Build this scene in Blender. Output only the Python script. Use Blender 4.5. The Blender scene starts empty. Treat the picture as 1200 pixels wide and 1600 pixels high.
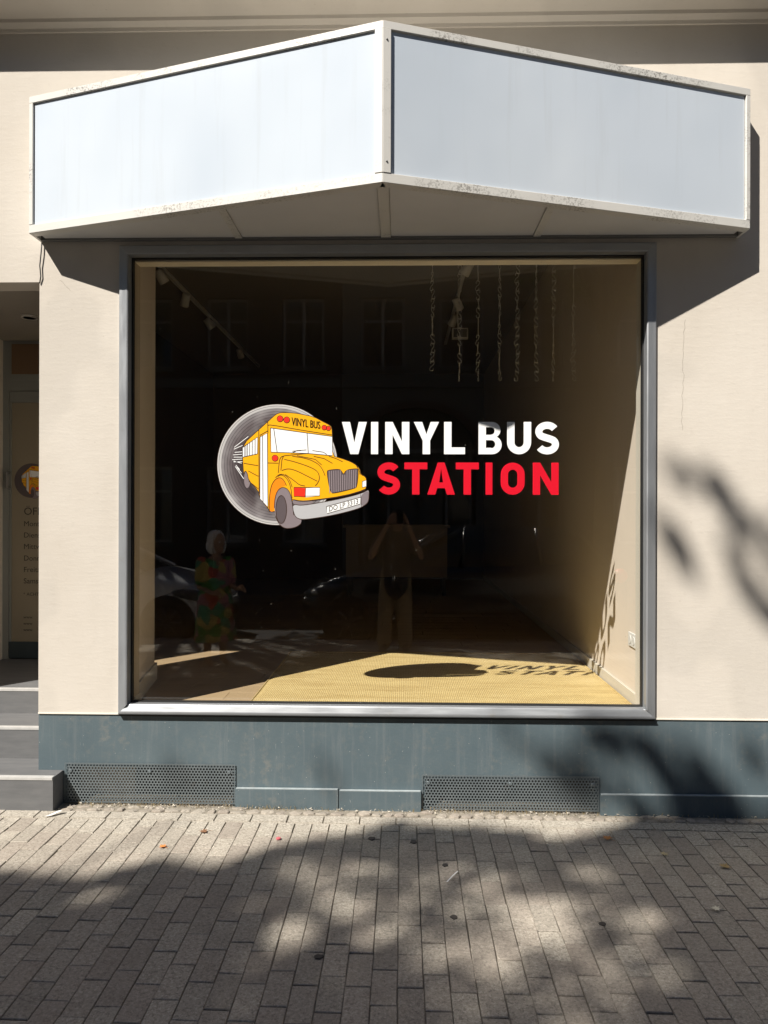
import bpy, bmesh, math, random
from mathutils import Vector, Matrix, noise as mnoise
random.seed(7)
R = math.radians
SC = bpy.context.scene
COL = SC.collection

# ------------------------------------------------------------------ camera
D, H = 4.26, 1.68
cam = bpy.data.cameras.new('camera')
cam.sensor_fit = 'VERTICAL'; cam.sensor_height = 36.0; cam.sensor_width = 27.0
cam.lens = 36.0 * 1160 / 1600
cam.clip_start = 0.05; cam.clip_end = 2000
camo = bpy.data.objects.new('camera', cam); COL.objects.link(camo)
yaw, roll = R(1.42), R(0.16)
_f = Vector((-math.sin(yaw), math.cos(yaw), 0)); _r0 = Vector((math.cos(yaw), math.sin(yaw), 0)); _u0 = Vector((0, 0, 1))
_r = _r0 * math.cos(roll) + _u0 * math.sin(roll); _u = _u0 * math.cos(roll) - _r0 * math.sin(roll)
camo.matrix_world = Matrix(((_r.x, _u.x, -_f.x, 0), (_r.y, _u.y, -_f.y, -D), (_r.z, _u.z, -_f.z, H), (0, 0, 0, 1)))
SC.camera = camo

# ------------------------------------------------------------------ sky, sun, exposure
SUN = Vector((0.83, 1.0, -1.34))                       # the way the light travels
w = bpy.data.worlds.new('World'); SC.world = w; w.use_nodes = True
nt = w.node_tree; nt.nodes.clear()
sky = nt.nodes.new('ShaderNodeTexSky'); sky.sky_type = 'NISHITA'; sky.sun_disc = False
sky.sun_elevation = math.asin(-SUN.z / SUN.length); sky.sun_rotation = math.atan2(-SUN.x, -SUN.y)
sky.air_density = 0.8; sky.dust_density = 0.15; sky.ozone_density = 1.0
bg = nt.nodes.new('ShaderNodeBackground'); bg.inputs[1].default_value = 0.05
wo = nt.nodes.new('ShaderNodeOutputWorld')
nt.links.new(sky.outputs[0], bg.inputs[0]); nt.links.new(bg.outputs[0], wo.inputs[0])
sl = bpy.data.lights.new('sun', 'SUN'); sl.energy = 5.0; sl.angle = R(0.53); sl.color = (1.0, 0.94, 0.86)
slo = bpy.data.objects.new('sun', sl); COL.objects.link(slo)
slo.rotation_euler = SUN.to_track_quat('-Z', 'Y').to_euler(); slo.location = (-8, -10, 16)
vs = SC.view_settings
vs.view_transform = 'Standard'; vs.look = 'None'; vs.gamma = 1; vs.use_curve_mapping = False; vs.exposure = 0.78
cy = SC.cycles
cy.max_bounces = 10; cy.diffuse_bounces = 5; cy.glossy_bounces = 4; cy.transparent_max_bounces = 16
cy.use_denoising = True; cy.sample_clamp_indirect = 8.0
cy.caustics_reflective = True; cy.caustics_refractive = False; cy.blur_glossy = 0.24

# ------------------------------------------------------------------ helpers
class MB:
    """collects faces; build() links them as one mesh object"""
    def __init__(s): s.v = []; s.f = []
    def add(s, vs, fs):
        n = len(s.v); s.v += [tuple(v) for v in vs]; s.f += [tuple(i + n for i in f) for f in fs]; return s
    def box(s, x0, x1, y0, y1, z0, z1):
        return s.add([(x0,y0,z0),(x1,y0,z0),(x1,y1,z0),(x0,y1,z0),(x0,y0,z1),(x1,y0,z1),(x1,y1,z1),(x0,y1,z1)],
                     [(0,3,2,1),(4,5,6,7),(0,1,5,4),(1,2,6,5),(2,3,7,6),(3,0,4,7)])
    def quad(s, a, b, c, d): return s.add([a, b, c, d], [(0,1,2,3)])
    def prism(s, poly, z0, z1):
        """plan polygon (x, y), counter-clockwise seen from above, between two heights"""
        n = len(poly)
        return s.add([(x,y,z0) for x,y in poly] + [(x,y,z1) for x,y in poly],
                     [tuple(range(n))[::-1], tuple(range(n, 2*n))] + [(i,(i+1)%n,(i+1)%n+n,i+n) for i in range(n)])
    def hexa(s, lo, hi):
        n = len(lo)
        return s.add(list(lo)+list(hi), [tuple(range(n))[::-1], tuple(range(n,2*n))] + [(i,(i+1)%n,(i+1)%n+n,i+n) for i in range(n)])
    def tube(s, path, rad, n=8, cap=True):
        path = [Vector(p) for p in path]; m = len(path)
        rs = rad if isinstance(rad, (list, tuple)) else [rad]*m
        vs = []; up = None
        for i, p in enumerate(path):
            t = (path[min(i+1,m-1)] - path[max(i-1,0)]).normalized()
            if up is None: up = t.orthogonal().normalized()
            up = (up - t*up.dot(t))
            up = up.normalized() if up.length > 1e-6 else t.orthogonal().normalized()
            b = t.cross(up)
            for k in range(n):
                a = 2*math.pi*k/n
                vs.append(p + (up*math.cos(a) + b*math.sin(a))*rs[i])
        fs = [(i*n+k, i*n+(k+1)%n, (i+1)*n+(k+1)%n, (i+1)*n+k) for i in range(m-1) for k in range(n)]
        if cap: fs += [tuple(range(n))[::-1], tuple(range((m-1)*n, m*n))]
        return s.add(vs, fs)
    def ball(s, c, r, nu=14, nv=10, rot=None):
        rx, ry, rz = r if isinstance(r, (list, tuple)) else (r, r, r)
        c = Vector(c); vs = [Vector((0,0,rz))]
        for j in range(1, nv):
            p = math.pi*j/nv
            for i in range(nu):
                a = 2*math.pi*i/nu
                vs.append(Vector((rx*math.sin(p)*math.cos(a), ry*math.sin(p)*math.sin(a), rz*math.cos(p))))
        vs.append(Vector((0,0,-rz)))
        fs = [(0, 1+i, 1+(i+1)%nu) for i in range(nu)]
        for j in range(nv-2):
            for i in range(nu):
                a = 1+j*nu+i; b = 1+j*nu+(i+1)%nu
                fs.append((a, a+nu, b+nu, b))
        l = len(vs)-1
        fs += [(l, l-nu+(i+1)%nu, l-nu+i) for i in range(nu)]
        if rot: vs = [rot @ v for v in vs]
        return s.add([v+c for v in vs], fs)
    def lathe(s, prof, c, axis='z', n=24):
        """prof: (radius, height) pairs"""
        vs = []
        for r_, h in prof:
            for k in range(n):
                a = 2*math.pi*k/n; u, v = r_*math.cos(a), r_*math.sin(a)
                p = (u, v, h) if axis == 'z' else ((u, h, v) if axis == 'y' else (h, u, v))
                vs.append((c[0]+p[0], c[1]+p[1], c[2]+p[2]))
        m = len(prof)
        fs = [(i*n+k, i*n+(k+1)%n, (i+1)*n+(k+1)%n, (i+1)*n+k) for i in range(m-1) for k in range(n)]
        fs += [tuple(range(n))[::-1], tuple(range((m-1)*n, m*n))]
        return s.add(vs, fs)
    def wall(s, xs, zs, holes, y0, y1):
        """a wall in the x-z plane between y0 (front) and y1 with rectangular holes"""
        xs = sorted(set(xs)); zs = sorted(set(zs))
        def hole(i, j):
            if i < 0 or j < 0 or i >= len(xs)-1 or j >= len(zs)-1: return True
            cx, cz = (xs[i]+xs[i+1])/2, (zs[j]+zs[j+1])/2
            return any(a < cx < b and c < cz < d for a,b,c,d in holes)
        for i in range(len(xs)-1):
            for j in range(len(zs)-1):
                if hole(i,j): continue
                a,b,c,d = xs[i],xs[i+1],zs[j],zs[j+1]
                s.quad((a,y0,c),(b,y0,c),(b,y0,d),(a,y0,d)); s.quad((a,y1,c),(a,y1,d),(b,y1,d),(b,y1,c))
                if hole(i-1,j): s.quad((a,y0,c),(a,y0,d),(a,y1,d),(a,y1,c))
                if hole(i+1,j): s.quad((b,y0,c),(b,y1,c),(b,y1,d),(b,y0,d))
                if hole(i,j-1): s.quad((a,y0,c),(a,y1,c),(b,y1,c),(b,y0,c))
                if hole(i,j+1): s.quad((a,y0,d),(b,y0,d),(b,y1,d),(a,y1,d))
        return s
    def mesh(s, name, bevel=0, seg=2, weld=True):
        me = bpy.data.meshes.new(name)
        bm = bmesh.new()
        vs = [bm.verts.new(v) for v in s.v]
        for f in s.f:
            try: bm.faces.new([vs[i] for i in f])
            except ValueError: pass
        if weld: bmesh.ops.remove_doubles(bm, verts=bm.verts[:], dist=1e-5)
        bmesh.ops.recalc_face_normals(bm, faces=bm.faces[:])
        if bevel:
            es = [e for e in bm.edges if len(e.link_faces) == 2 and e.calc_face_angle(0) > 0.5]
            bmesh.ops.bevel(bm, geom=es, offset=bevel, segments=seg, affect='EDGES', profile=0.6, clamp_overlap=True)
        bm.to_mesh(me); bm.free()
        return me
    def build(s, name, m, parent=None, bevel=0, smooth=False, seg=2):
        return link(name, s.mesh(name, bevel, seg), m, parent, smooth)

ORI = {}
def link(name, me, m, parent=None, smooth=False, loc=None):
    o = bpy.data.objects.new(name, me); COL.objects.link(o)
    if m is not None and not me.materials: me.materials.append(m)
    if smooth:
        for p in me.polygons: p.use_smooth = True
    base = ORI.get(parent.name, Vector((0,0,0))) if parent else Vector((0,0,0))
    if parent:
        o.parent = parent
    l = Vector(loc) if loc is not None else Vector((0,0,0))
    o.location = l - base
    ORI[o.name] = l
    return o
def tag(o, label=None, cat=None, group=None, kind=None):
    if label: o['label'] = label
    if cat: o['category'] = cat
    if group: o['group'] = group
    if kind: o['kind'] = kind
    return o
def thing(name, loc, label, cat, group=None, kind=None):
    o = bpy.data.objects.new(name, None); COL.objects.link(o); o.location = loc; o.empty_display_size = 0.1
    ORI[o.name] = Vector(loc)
    return tag(o, label, cat, group, kind)

# ------------------------------------------------------------------ materials
def lin(r, g, b):
    f = lambda c: (c/255/12.92) if c/255 <= 0.04045 else ((c/255+0.055)/1.055)**2.4
    return (f(r), f(g), f(b), 1)
class M:
    def __init__(s, name, rough=0.7, metal=0.0, rnd=False, spec=0.5):
        s.m = bpy.data.materials.new(name); s.m.use_nodes = True
        s.t = s.m.node_tree; s.n = s.t.nodes; s.n.clear()
        s.out = s.n.new('ShaderNodeOutputMaterial'); s.b = s.n.new('ShaderNodeBsdfPrincipled')
        s.l(s.b.outputs[0], s.out.inputs[0])
        s.b.inputs['Roughness'].default_value = rough; s.b.inputs['Metallic'].default_value = metal
        s.b.inputs['Specular IOR Level'].default_value = spec
        tc = s.n.new('ShaderNodeTexCoord'); s.co = tc.outputs['Object']; s.rand = None
        if rnd:
            oi = s.n.new('ShaderNodeObjectInfo'); s.rand = oi.outputs['Random']
            s.co = s.vm('ADD', s.co, s.vm('SCALE', s.vec(31.7, 17.3, 23.1), scale=s.rand))
    def l(s, a, b): s.t.links.new(a, b)
    def vec(s, x, y, z):
        n = s.n.new('ShaderNodeCombineXYZ')
        for i, q in enumerate((x, y, z)): n.inputs[i].default_value = q
        return n.outputs[0]
    def vm(s, op, a, b=None, scale=None):
        n = s.n.new('ShaderNodeVectorMath'); n.operation = op
        for i, q in ((0, a), (1, b)):
            if q is None: continue
            if isinstance(q, tuple): n.inputs[i].default_value = q
            else: s.l(q, n.inputs[i])
        if scale is not None:
            if isinstance(scale, (int, float)): n.inputs['Scale'].default_value = scale
            else: s.l(scale, n.inputs['Scale'])
        return n.outputs[0] if op not in ('LENGTH', 'DOT_PRODUCT') else n.outputs['Value']
    def math(s, op, a, b=None, clamp=False):
        n = s.n.new('ShaderNodeMath'); n.operation = op; n.use_clamp = clamp
        for i, q in ((0, a), (1, b)):
            if q is None: continue
            if isinstance(q, (int, float)): n.inputs[i].default_value = q
            else: s.l(q, n.inputs[i])
        return n.outputs[0]
    def sc(s, x, y, z, co=None): return s.vm('MULTIPLY', co or s.co, (x, y, z))
    def noise(s, scale, detail=3, rough=0.55, co=None, dist=0.0):
        n = s.n.new('ShaderNodeTexNoise'); s.l(co or s.co, n.inputs['Vector'])
        n.inputs['Scale'].default_value = scale; n.inputs['Detail'].default_value = detail
        n.inputs['Roughness'].default_value = rough; n.inputs['Distortion'].default_value = dist
        return n.outputs[0]
    def voro(s, scale, feature='F1', co=None, out='Distance'):
        n = s.n.new('ShaderNodeTexVoronoi'); n.feature = feature; s.l(co or s.co, n.inputs['Vector'])
        n.inputs['Scale'].default_value = scale
        return n.outputs[out]
    def wave(s, scale, direction='X', co=None, dist=0.0, dscale=1.0, detail=1):
        n = s.n.new('ShaderNodeTexWave'); n.bands_direction = direction; s.l(co or s.co, n.inputs['Vector'])
        n.inputs['Scale'].default_value = scale; n.inputs['Distortion'].default_value = dist
        n.inputs['Detail'].default_value = detail; n.inputs['Detail Scale'].default_value = dscale
        return n.outputs['Fac']
    def ramp(s, fac, stops, interp='LINEAR'):
        n = s.n.new('ShaderNodeValToRGB'); n.color_ramp.interpolation = interp; e = n.color_ramp.elements
        while len(e) < len(stops): e.new(0.5)
        for el, (p, c) in zip(e, stops):
            el.position = p; el.color = c if isinstance(c, tuple) else (c, c, c, 1)
        s.l(fac, n.inputs[0]); return n.outputs[0]
    def mix(s, fac, a, b, mode='MIX'):
        n = s.n.new('ShaderNodeMix'); n.data_type = 'RGBA'; n.blend_type = mode
        for sock, q in ((n.inputs[0], fac), (n.inputs[6], a), (n.inputs[7], b)):
            if isinstance(q, (int, float, tuple)): sock.default_value = q
            else: s.l(q, sock)
        return n.outputs[2]
    def color(s, c):
        if isinstance(c, tuple): s.b.inputs['Base Color'].default_value = c
        else: s.l(c, s.b.inputs['Base Color'])
        return s
    def rough(s, c): s.l(c, s.b.inputs['Roughness']); return s
    def bump(s, h, strength=0.3, dist=0.005, chain=None):
        n = s.n.new('ShaderNodeBump'); n.inputs['Strength'].default_value = strength; n.inputs['Distance'].default_value = dist
        s.l(h, n.inputs['Height'])
        if chain is not None: s.l(chain, n.inputs['Normal'])
        s.l(n.outputs[0], s.b.inputs['Normal']); return n.outputs[0]
def plain(name, c, rough=0.6, metal=0.0, var=0.12, scale=8, rnd=False, bump=0.0):
    m = M(name, rough, metal, rnd)
    n = m.noise(scale, 4)
    m.color(m.mix(n, tuple(x*(1-var) for x in c[:3])+(1,), tuple(min(1, x*(1+var)) for x in c[:3])+(1,)))
    if bump: m.bump(m.noise(scale*8, 3), bump, 0.004)
    return m.m

MT = {}
def mats():
    # painted render of the facade: trowel marks, faint stains, hairline wear
    m = M('painted_render', 0.85, spec=0.25)
    big = m.noise(1.1, 4, 0.6); streak = m.noise(1.0, 4, 0.6, m.sc(2.2, 2, 0.35)); fine = m.noise(60, 3)
    tro = m.noise(1.0, 5, 0.65, m.sc(7, 7, 34))
    c = m.mix(m.ramp(big, [(0.3, 0.0), (0.75, 1.0)]), (0.515, 0.472, 0.41, 1), (0.585, 0.545, 0.485, 1))
    c = m.mix(m.math('MULTIPLY', m.ramp(streak, [(0.52, 0.0), (0.8, 1.0)]), 0.30), c, (0.40, 0.355, 0.30, 1))
    patch = m.ramp(m.noise(1.3, 2, 0.4, m.vm('ADD', m.co, m.vec(3.1, 0, 1.7))), [(0.54, 0), (0.58, 1)])
    c = m.mix(m.math('MULTIPLY', patch, 0.24), c, (0.40, 0.375, 0.335, 1))
    c = m.mix(m.math('MULTIPLY', m.ramp(m.noise(24, 4, 0.7), [(0.58, 0), (0.72, 1)]), 0.16), c, (0.36, 0.32, 0.265, 1))
    spots = m.ramp(m.voro(9.0), [(0.03, 1.0), (0.06, 0.0)])
    c = m.mix(m.math('MULTIPLY', spots, 0.22), c, (0.30, 0.26, 0.2, 1))
    m.color(c)
    b1 = m.bump(m.ramp(tro, [(0.45, 0.0), (0.72, 1.0)]), 0.075, 0.006)
    m.bump(m.mix(0.6, fine, m.noise(14, 4, 0.65)), 0.30, 0.004, b1)
    MT['render'] = m.m
    m = M('plinth_paint', 0.5, spec=0.45)
    n1 = m.noise(2.5, 5, 0.6); st = m.noise(1.0, 5, 0.7, m.sc(26, 4, 1.6)); sp = m.voro(26)
    c = m.mix(n1, (0.066, 0.095, 0.112, 1), (0.105, 0.138, 0.150, 1))
    c = m.mix(m.math('MULTIPLY', m.ramp(st, [(0.52, 0), (0.75, 1)]), 0.45), c, (0.17, 0.185, 0.19, 1))
    sc_ = m.noise(1.0, 3, 0.7, m.sc(60, 5, 9), 1.2)
    c = m.mix(m.math('MULTIPLY', m.ramp(sc_, [(0.70, 0), (0.74, 1)]), 0.5), c, (0.3, 0.32, 0.32, 1))
    c = m.mix(m.ramp(sp, [(0.035, 0.8), (0.06, 0.0)]), c, (0.42, 0.42, 0.40, 1))
    mud = m.math('MULTIPLY', m.ramp(m.noise(16, 5, 0.75), [(0.50, 0), (0.66, 1)]), m.ramp(m.noise(3.2, 3), [(0.40, 0), (0.65, 1)]))
    c = m.mix(m.math('MULTIPLY', mud, 0.40), c, (0.20, 0.19, 0.165, 1))
    m.color(c); m.rough(m.ramp(n1, [(0.3, 0.42), (0.7, 0.62)]))
    m.bump(m.mix(0.5, m.noise(5, 4), m.noise(70, 2)), 0.22, 0.006)
    MT['plinth'] = m.m
    # window frame: dull anodised aluminium
    m = M('anodised_aluminium', 0.4, 0.55)
    n1 = m.noise(3, 4); gr = m.noise(1.0, 3, 0.6, m.sc(4, 90, 4))
    c = m.mix(n1, (0.29, 0.305, 0.32, 1), (0.39, 0.405, 0.42, 1))
    c = m.mix(m.ramp(m.noise(11, 5, 0.7), [(0.62, 0.0), (0.75, 0.6)]), c, (0.30, 0.29, 0.27, 1))
    m.color(c); m.rough(m.ramp(gr, [(0.3, 0.33), (0.7, 0.52)])); m.bump(gr, 0.05, 0.002)
    MT['alu'] = m.m
    # sign box frame: weathered cream-white coated metal
    m = M('weathered_white_metal', 0.45, spec=0.5)
    n1 = m.noise(4, 4); spk = m.noise(85, 3, 0.7); area = m.noise(2.6, 3, 0.6)
    c = m.mix(n1, (0.52, 0.51, 0.475, 1), (0.60, 0.59, 0.555, 1))
    grime = m.math('MULTIPLY', m.ramp(spk, [(0.50, 0), (0.60, 1)]), m.ramp(area, [(0.46, 0), (0.62, 1)]))
    c = m.mix(m.math('MULTIPLY', grime, 0.8), c, (0.16, 0.15, 0.13, 1))
    m.color(c); MT['signframe'] = m.m
    m = M('opal_acrylic', 0.16, spec=0.5)
    n1 = m.ramp(m.noise(1.1, 3, 0.5, m.sc(1, 1, 0.6)), [(0.3, 0.0), (0.7, 1.0)]); drip = m.noise(1.0, 4, 0.65, m.sc(16, 16, 0.8))
    c = m.mix(n1, (0.455, 0.515, 0.585, 1), (0.560, 0.612, 0.665, 1))  # cloudy mottle: a soft sky reflection put into the panel colour
    c = m.mix(m.math('MULTIPLY', m.ramp(drip, [(0.55, 0), (0.8, 1)]), 0.22), c, (0.36, 0.37, 0.37, 1))
    m.color(c); m.bump(m.noise(1.6, 2), 0.25, 0.02)
    m.b.inputs['Coat Weight'].default_value = 0.25; m.b.inputs['Coat Roughness'].default_value = 0.08
    MT['acrylic'] = m.m
    MT['soffit'] = plain('soffit_grey', (0.56, 0.56, 0.555), 0.55, 0, 0.1, 3)
    MT['black'] = plain('black_rubber', (0.012, 0.012, 0.012), 0.6)
    MT['dark_void'] = plain('dark_masonry', (0.05, 0.045, 0.04), 0.9)
    # glass, one Schlick reflection at each face of the pane
    def glass(name, tint, extra=0.0):
        m = M(name); m.n.remove(m.b)
        tr = m.n.new('ShaderNodeBsdfTransparent'); tr.inputs[0].default_value = tint
        gl = m.n.new('ShaderNodeBsdfGlossy'); gl.inputs['Roughness'].default_value = 0.0
        lw = m.n.new('ShaderNodeLayerWeight'); lw.inputs[0].default_value = 0.5
        fac = m.math('ADD', m.math('MULTIPLY', m.math('POWER', lw.outputs['Facing'], 5.0), 0.95), 0.068 + extra, True)
        mx = m.n.new('ShaderNodeMixShader'); m.l(fac, mx.inputs[0]); m.l(tr.outputs[0], mx.inputs[1]); m.l(gl.outputs[0], mx.inputs[2])
        sp = m.ramp(m.voro(11.0, co=m.sc(1, 0, 1)), [(0.018, 1.0), (0.030, 0.0)])
        scr = m.ramp(m.noise(1.0, 2, 0.5, m.sc(46, 0, 7), 1.5), [(0.775, 0.0), (0.80, 1.0)])
        dirt = m.math('MULTIPLY', m.math('ADD', m.math('MULTIPLY', sp, 0.18), m.math('MULTIPLY', scr, 0.10)), 1.0, True)
        df = m.n.new('ShaderNodeBsdfDiffuse'); df.inputs[0].default_value = (0.55, 0.52, 0.46, 1)
        mx2 = m.n.new('ShaderNodeMixShader'); m.l(dirt, mx2.inputs[0]); m.l(mx.outputs[0], mx2.inputs[1]); m.l(df.outputs[0], mx2.inputs[2])
        m.l(mx2.outputs[0], m.out.inputs[0]); return m.m
    MT['glass'] = glass('window_glass', (0.985, 0.99, 0.985, 1))
    MT['farglass'] = plain('far_window_glass', (0.03, 0.035, 0.04), 0.06)
    MT['room'] = plain('room_wall_paint', (0.70, 0.615, 0.52), 0.8, 0, 0.06, 2, bump=0.1)
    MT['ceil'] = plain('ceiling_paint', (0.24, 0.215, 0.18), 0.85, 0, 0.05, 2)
    MT['trim'] = plain('white_skirting_paint', (0.62, 0.58, 0.50), 0.5, 0, 0.06, 3)
    m = M('oak_laminate', 0.42, rnd=True)
    g = m.noise(1.0, 5, 0.6, m.sc(3, 46, 46), 0.6)
    c = m.mix(g, (0.40, 0.28, 0.155, 1), (0.56, 0.42, 0.26, 1))
    c = m.mix(m.math('MULTIPLY', m.rand, 0.35), c, (0.34, 0.24, 0.14, 1)); m.color(c); m.bump(g, 0.08, 0.002)
    MT['plank'] = m.m
    m = M('sisal_weave', 0.9, spec=0.15)
    wy = m.wave(22, 'Y', dist=1.4, dscale=6); wx = m.wave(26, 'X', dist=1.6, dscale=6)
    loop = m.math('MULTIPLY', wy, m.math('ADD', m.math('MULTIPLY', wx, 0.7), 0.3))
    pat = m.noise(1.0, 4, 0.65, m.sc(3, 20, 1))
    c = m.mix(loop, (0.56, 0.40, 0.155, 1), (1.0, 0.84, 0.46, 1))
    c = m.mix(m.math('MULTIPLY', m.ramp(pat, [(0.40, 0), (0.72, 1)]), 0.45), c, (0.34, 0.20, 0.06, 1))
    m.color(c); m.bump(loop, 0.9, 0.006); MT['sisal'] = m.m
    # concrete paving, slightly reddish/greyish from block to block
    def pave(name, rnd, a, b):
        m = M(name, 0.88, rnd=rnd, spec=0.25)
        n1 = m.noise(9, 5, 0.65); sp = m.noise(95, 4, 0.8); sp2 = m.voro(70)
        c = m.mix(n1, a, b)
        c = m.mix(m.math('MULTIPLY', m.ramp(sp, [(0.5, 0), (0.60, 1)]), 0.68), c, (0.60, 0.55, 0.47, 1))
        c = m.mix(m.math('MULTIPLY', m.ramp(m.noise(70, 4, 0.8), [(0.50, 0), (0.62, 1)]), 0.62), c, (0.13, 0.115, 0.096, 1))
        stain = m.ramp(m.noise(2.2, 3, 0.6, (m.vm('ADD', m.co, m.vec(0.5, 0.2, 0)))), [(0.55, 0), (0.75, 1)])
        c = m.mix(m.math('MULTIPLY', stain, 0.35), c, (0.17, 0.15, 0.125, 1))
        c = m.mix(m.ramp(sp2, [(0.08, 0.6), (0.2, 0)]), c, (0.075, 0.065, 0.055, 1))
        if rnd:
            c = m.mix(m.math('MULTIPLY', m.rand, 0.55), c, m.mix(0.6, c, (0.10, 0.088, 0.076, 1)))
            oi2 = m.math('FRACT', m.math('MULTIPLY', m.rand, 7.31))
            c = m.mix(m.math('MULTIPLY', oi2, 0.30), c, (0.26, 0.205, 0.172, 1))
        m.color(c); m.bump(sp, 0.5, 0.003); return m.m
    MT['block'] = pave('concrete_block', True, (0.32, 0.29, 0.24, 1), (0.43, 0.395, 0.33, 1))
    MT['blockfar'] = pave('concrete_block_far', False, (0.31, 0.28, 0.235, 1), (0.40, 0.37, 0.31, 1))
    MT['cobble'] = pave('cobble_granite', True, (0.27, 0.24, 0.195, 1), (0.42, 0.38, 0.32, 1))
    MT['sand'] = plain('joint_sand', (0.22, 0.195, 0.155), 0.95, 0, 0.35, 40, bump=0.4)
    m = M('slate_step', 0.72, rnd=False, spec=0.3)
    g = m.noise(1.0, 5, 0.65, m.sc(5, 26, 26))
    c = m.mix(g, (0.085, 0.088, 0.092, 1), (0.165, 0.165, 0.165, 1)); m.color(c); m.bump(g, 0.2, 0.004)
    MT['step'] = m.m
    MT['nosing'] = plain('worn_pale_nosing', (0.42, 0.415, 0.40), 0.6, 0, 0.25, 25)
    m = M('galvanised_sheet', 0.42, 0.45)
    n1 = m.noise(6, 4)
    c = m.mix(n1, (0.125, 0.155, 0.168, 1), (0.215, 0.245, 0.258, 1))
    c = m.mix(m.ramp(m.noise(14, 4, 0.7), [(0.6, 0), (0.7, 0.5)]), c, (0.12, 0.11, 0.10, 1)); m.color(c)
    MT['grille'] = m.m
    MT['doorframe'] = plain('door_frame_paint', (0.23, 0.24, 0.225), 0.5, 0, 0.05, 4)
    MT['film'] = plain('beige_window_film', (0.27, 0.235, 0.17), 0.35, 0, 0.05, 3)
    MT['transom'] = plain('brown_film', (0.17, 0.105, 0.06), 0.3, 0, 0.08, 3)
    MT['darkpanel'] = plain('dark_door_panel', (0.035, 0.05, 0.058), 0.4)
    MT['chrome'] = plain('steel_wire', (0.80, 0.78, 0.73), 0.3, 0.45, 0.1, 10)
    MT['whiteplastic'] = plain('white_plastic', (0.72, 0.71, 0.68), 0.4, 0, 0.04, 5)
    MT['greyplastic'] = plain('grey_plastic', (0.16, 0.16, 0.155), 0.5)
    MT['paper'] = plain('litter_paper', (0.78, 0.78, 0.77), 0.8, 0, 0.08, 20)
    MT['crack'] = plain('crack_shadow', (0.20, 0.17, 0.13), 0.95)
    # print colours of the window stickers
    def ink(n, c, r=0.32): MT[n] = plain('print_'+n, c, r, 0, 0.02, 3)
    ink('white', (0.80, 0.81, 0.80)); ink('red', (0.60, 0.007, 0.022)); ink('yellow', (0.80, 0.385, 0.006))
    ink('orange', (0.83, 0.23, 0.008)); ink('line', (0.045, 0.022, 0.012)); ink('lamp', (0.80, 0.03, 0.015))
    ink('tyre', (0.21, 0.175, 0.185)); ink('hub', (0.10, 0.08, 0.085)); ink('bumper', (0.42, 0.42, 0.43))
    ink('bumperdark', (0.20, 0.17, 0.18)); ink('grillebar', (0.30, 0.25, 0.265)); ink('text', (0.03, 0.027, 0.022))
    m = M('print_record', 0.35)
    rad = m.vm('LENGTH', m.sc(1, 0, 1))
    sep = m.n.new('ShaderNodeSeparateXYZ'); m.l(m.co, sep.inputs[0])
    lines = m.math('SINE', m.math('MULTIPLY', rad, 390.0))
    base = m.ramp(m.math('DIVIDE', rad, 0.352), [(0.30, (0.020, 0.014, 0.015, 1)), (0.62, (0.045, 0.034, 0.036, 1)), (0.78, (0.105, 0.087, 0.09, 1)),
                  (0.92, (0.20, 0.185, 0.19, 1)), (0.945, (0.42, 0.41, 0.405, 1)), (1.0, (0.52, 0.51, 0.50, 1))])
    shift = m.noise(7.0, 2, 0.5, m.vm('ADD', m.vec(0, 0, 0), m.sc(1, 0, 1)))
    c = m.mix(m.math('MULTIPLY', m.ramp(lines, [(0.55, 0), (0.95, 1)]), 0.65), base, (0.022, 0.016, 0.018, 1))
    c = m.mix(m.ramp(shift, [(0.50, 0), (0.75, 0.30)]), c, (0.5, 0.48, 0.48, 1)); m.color(c)
    MT['record'] = m.m
mats()

# ------------------------------------------------------------------ flat print shapes (for the stickers)
def fill2d(loops):
    """triangulated area of closed loops (holes by even-odd), as (verts2d, faces)"""
    bm = bmesh.new(); es = []
    for lp in loops:
        vs_ = [bm.verts.new((x, 0, z)) for x, z in lp]
        es += [bm.edges.new((vs_[i], vs_[(i+1) % len(vs_)])) for i in range(len(vs_))]
    bmesh.ops.triangle_fill(bm, use_beauty=True, use_dissolve=False, edges=es, normal=(0, -1, 0))
    bm.verts.index_update()
    v = [(q.co.x, q.co.z) for q in bm.verts]; f = [tuple(x.index for x in fc.verts) for fc in bm.faces]
    bm.free(); return v, f
def stroke2d(path, wd, closed=False):
    n = len(path); L = []; Rr = []
    for i in range(n):
        if closed: a, b = path[i-1], path[(i+1) % n]
        else: a, b = path[max(i-1, 0)], path[min(i+1, n-1)]
        dx, dz = b[0]-a[0], b[1]-a[1]; q = math.hypot(dx, dz) or 1
        nx, nz = -dz/q*wd/2, dx/q*wd/2
        L.append((path[i][0]+nx, path[i][1]+nz)); Rr.append((path[i][0]-nx, path[i][1]-nz))
    return L, Rr
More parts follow.
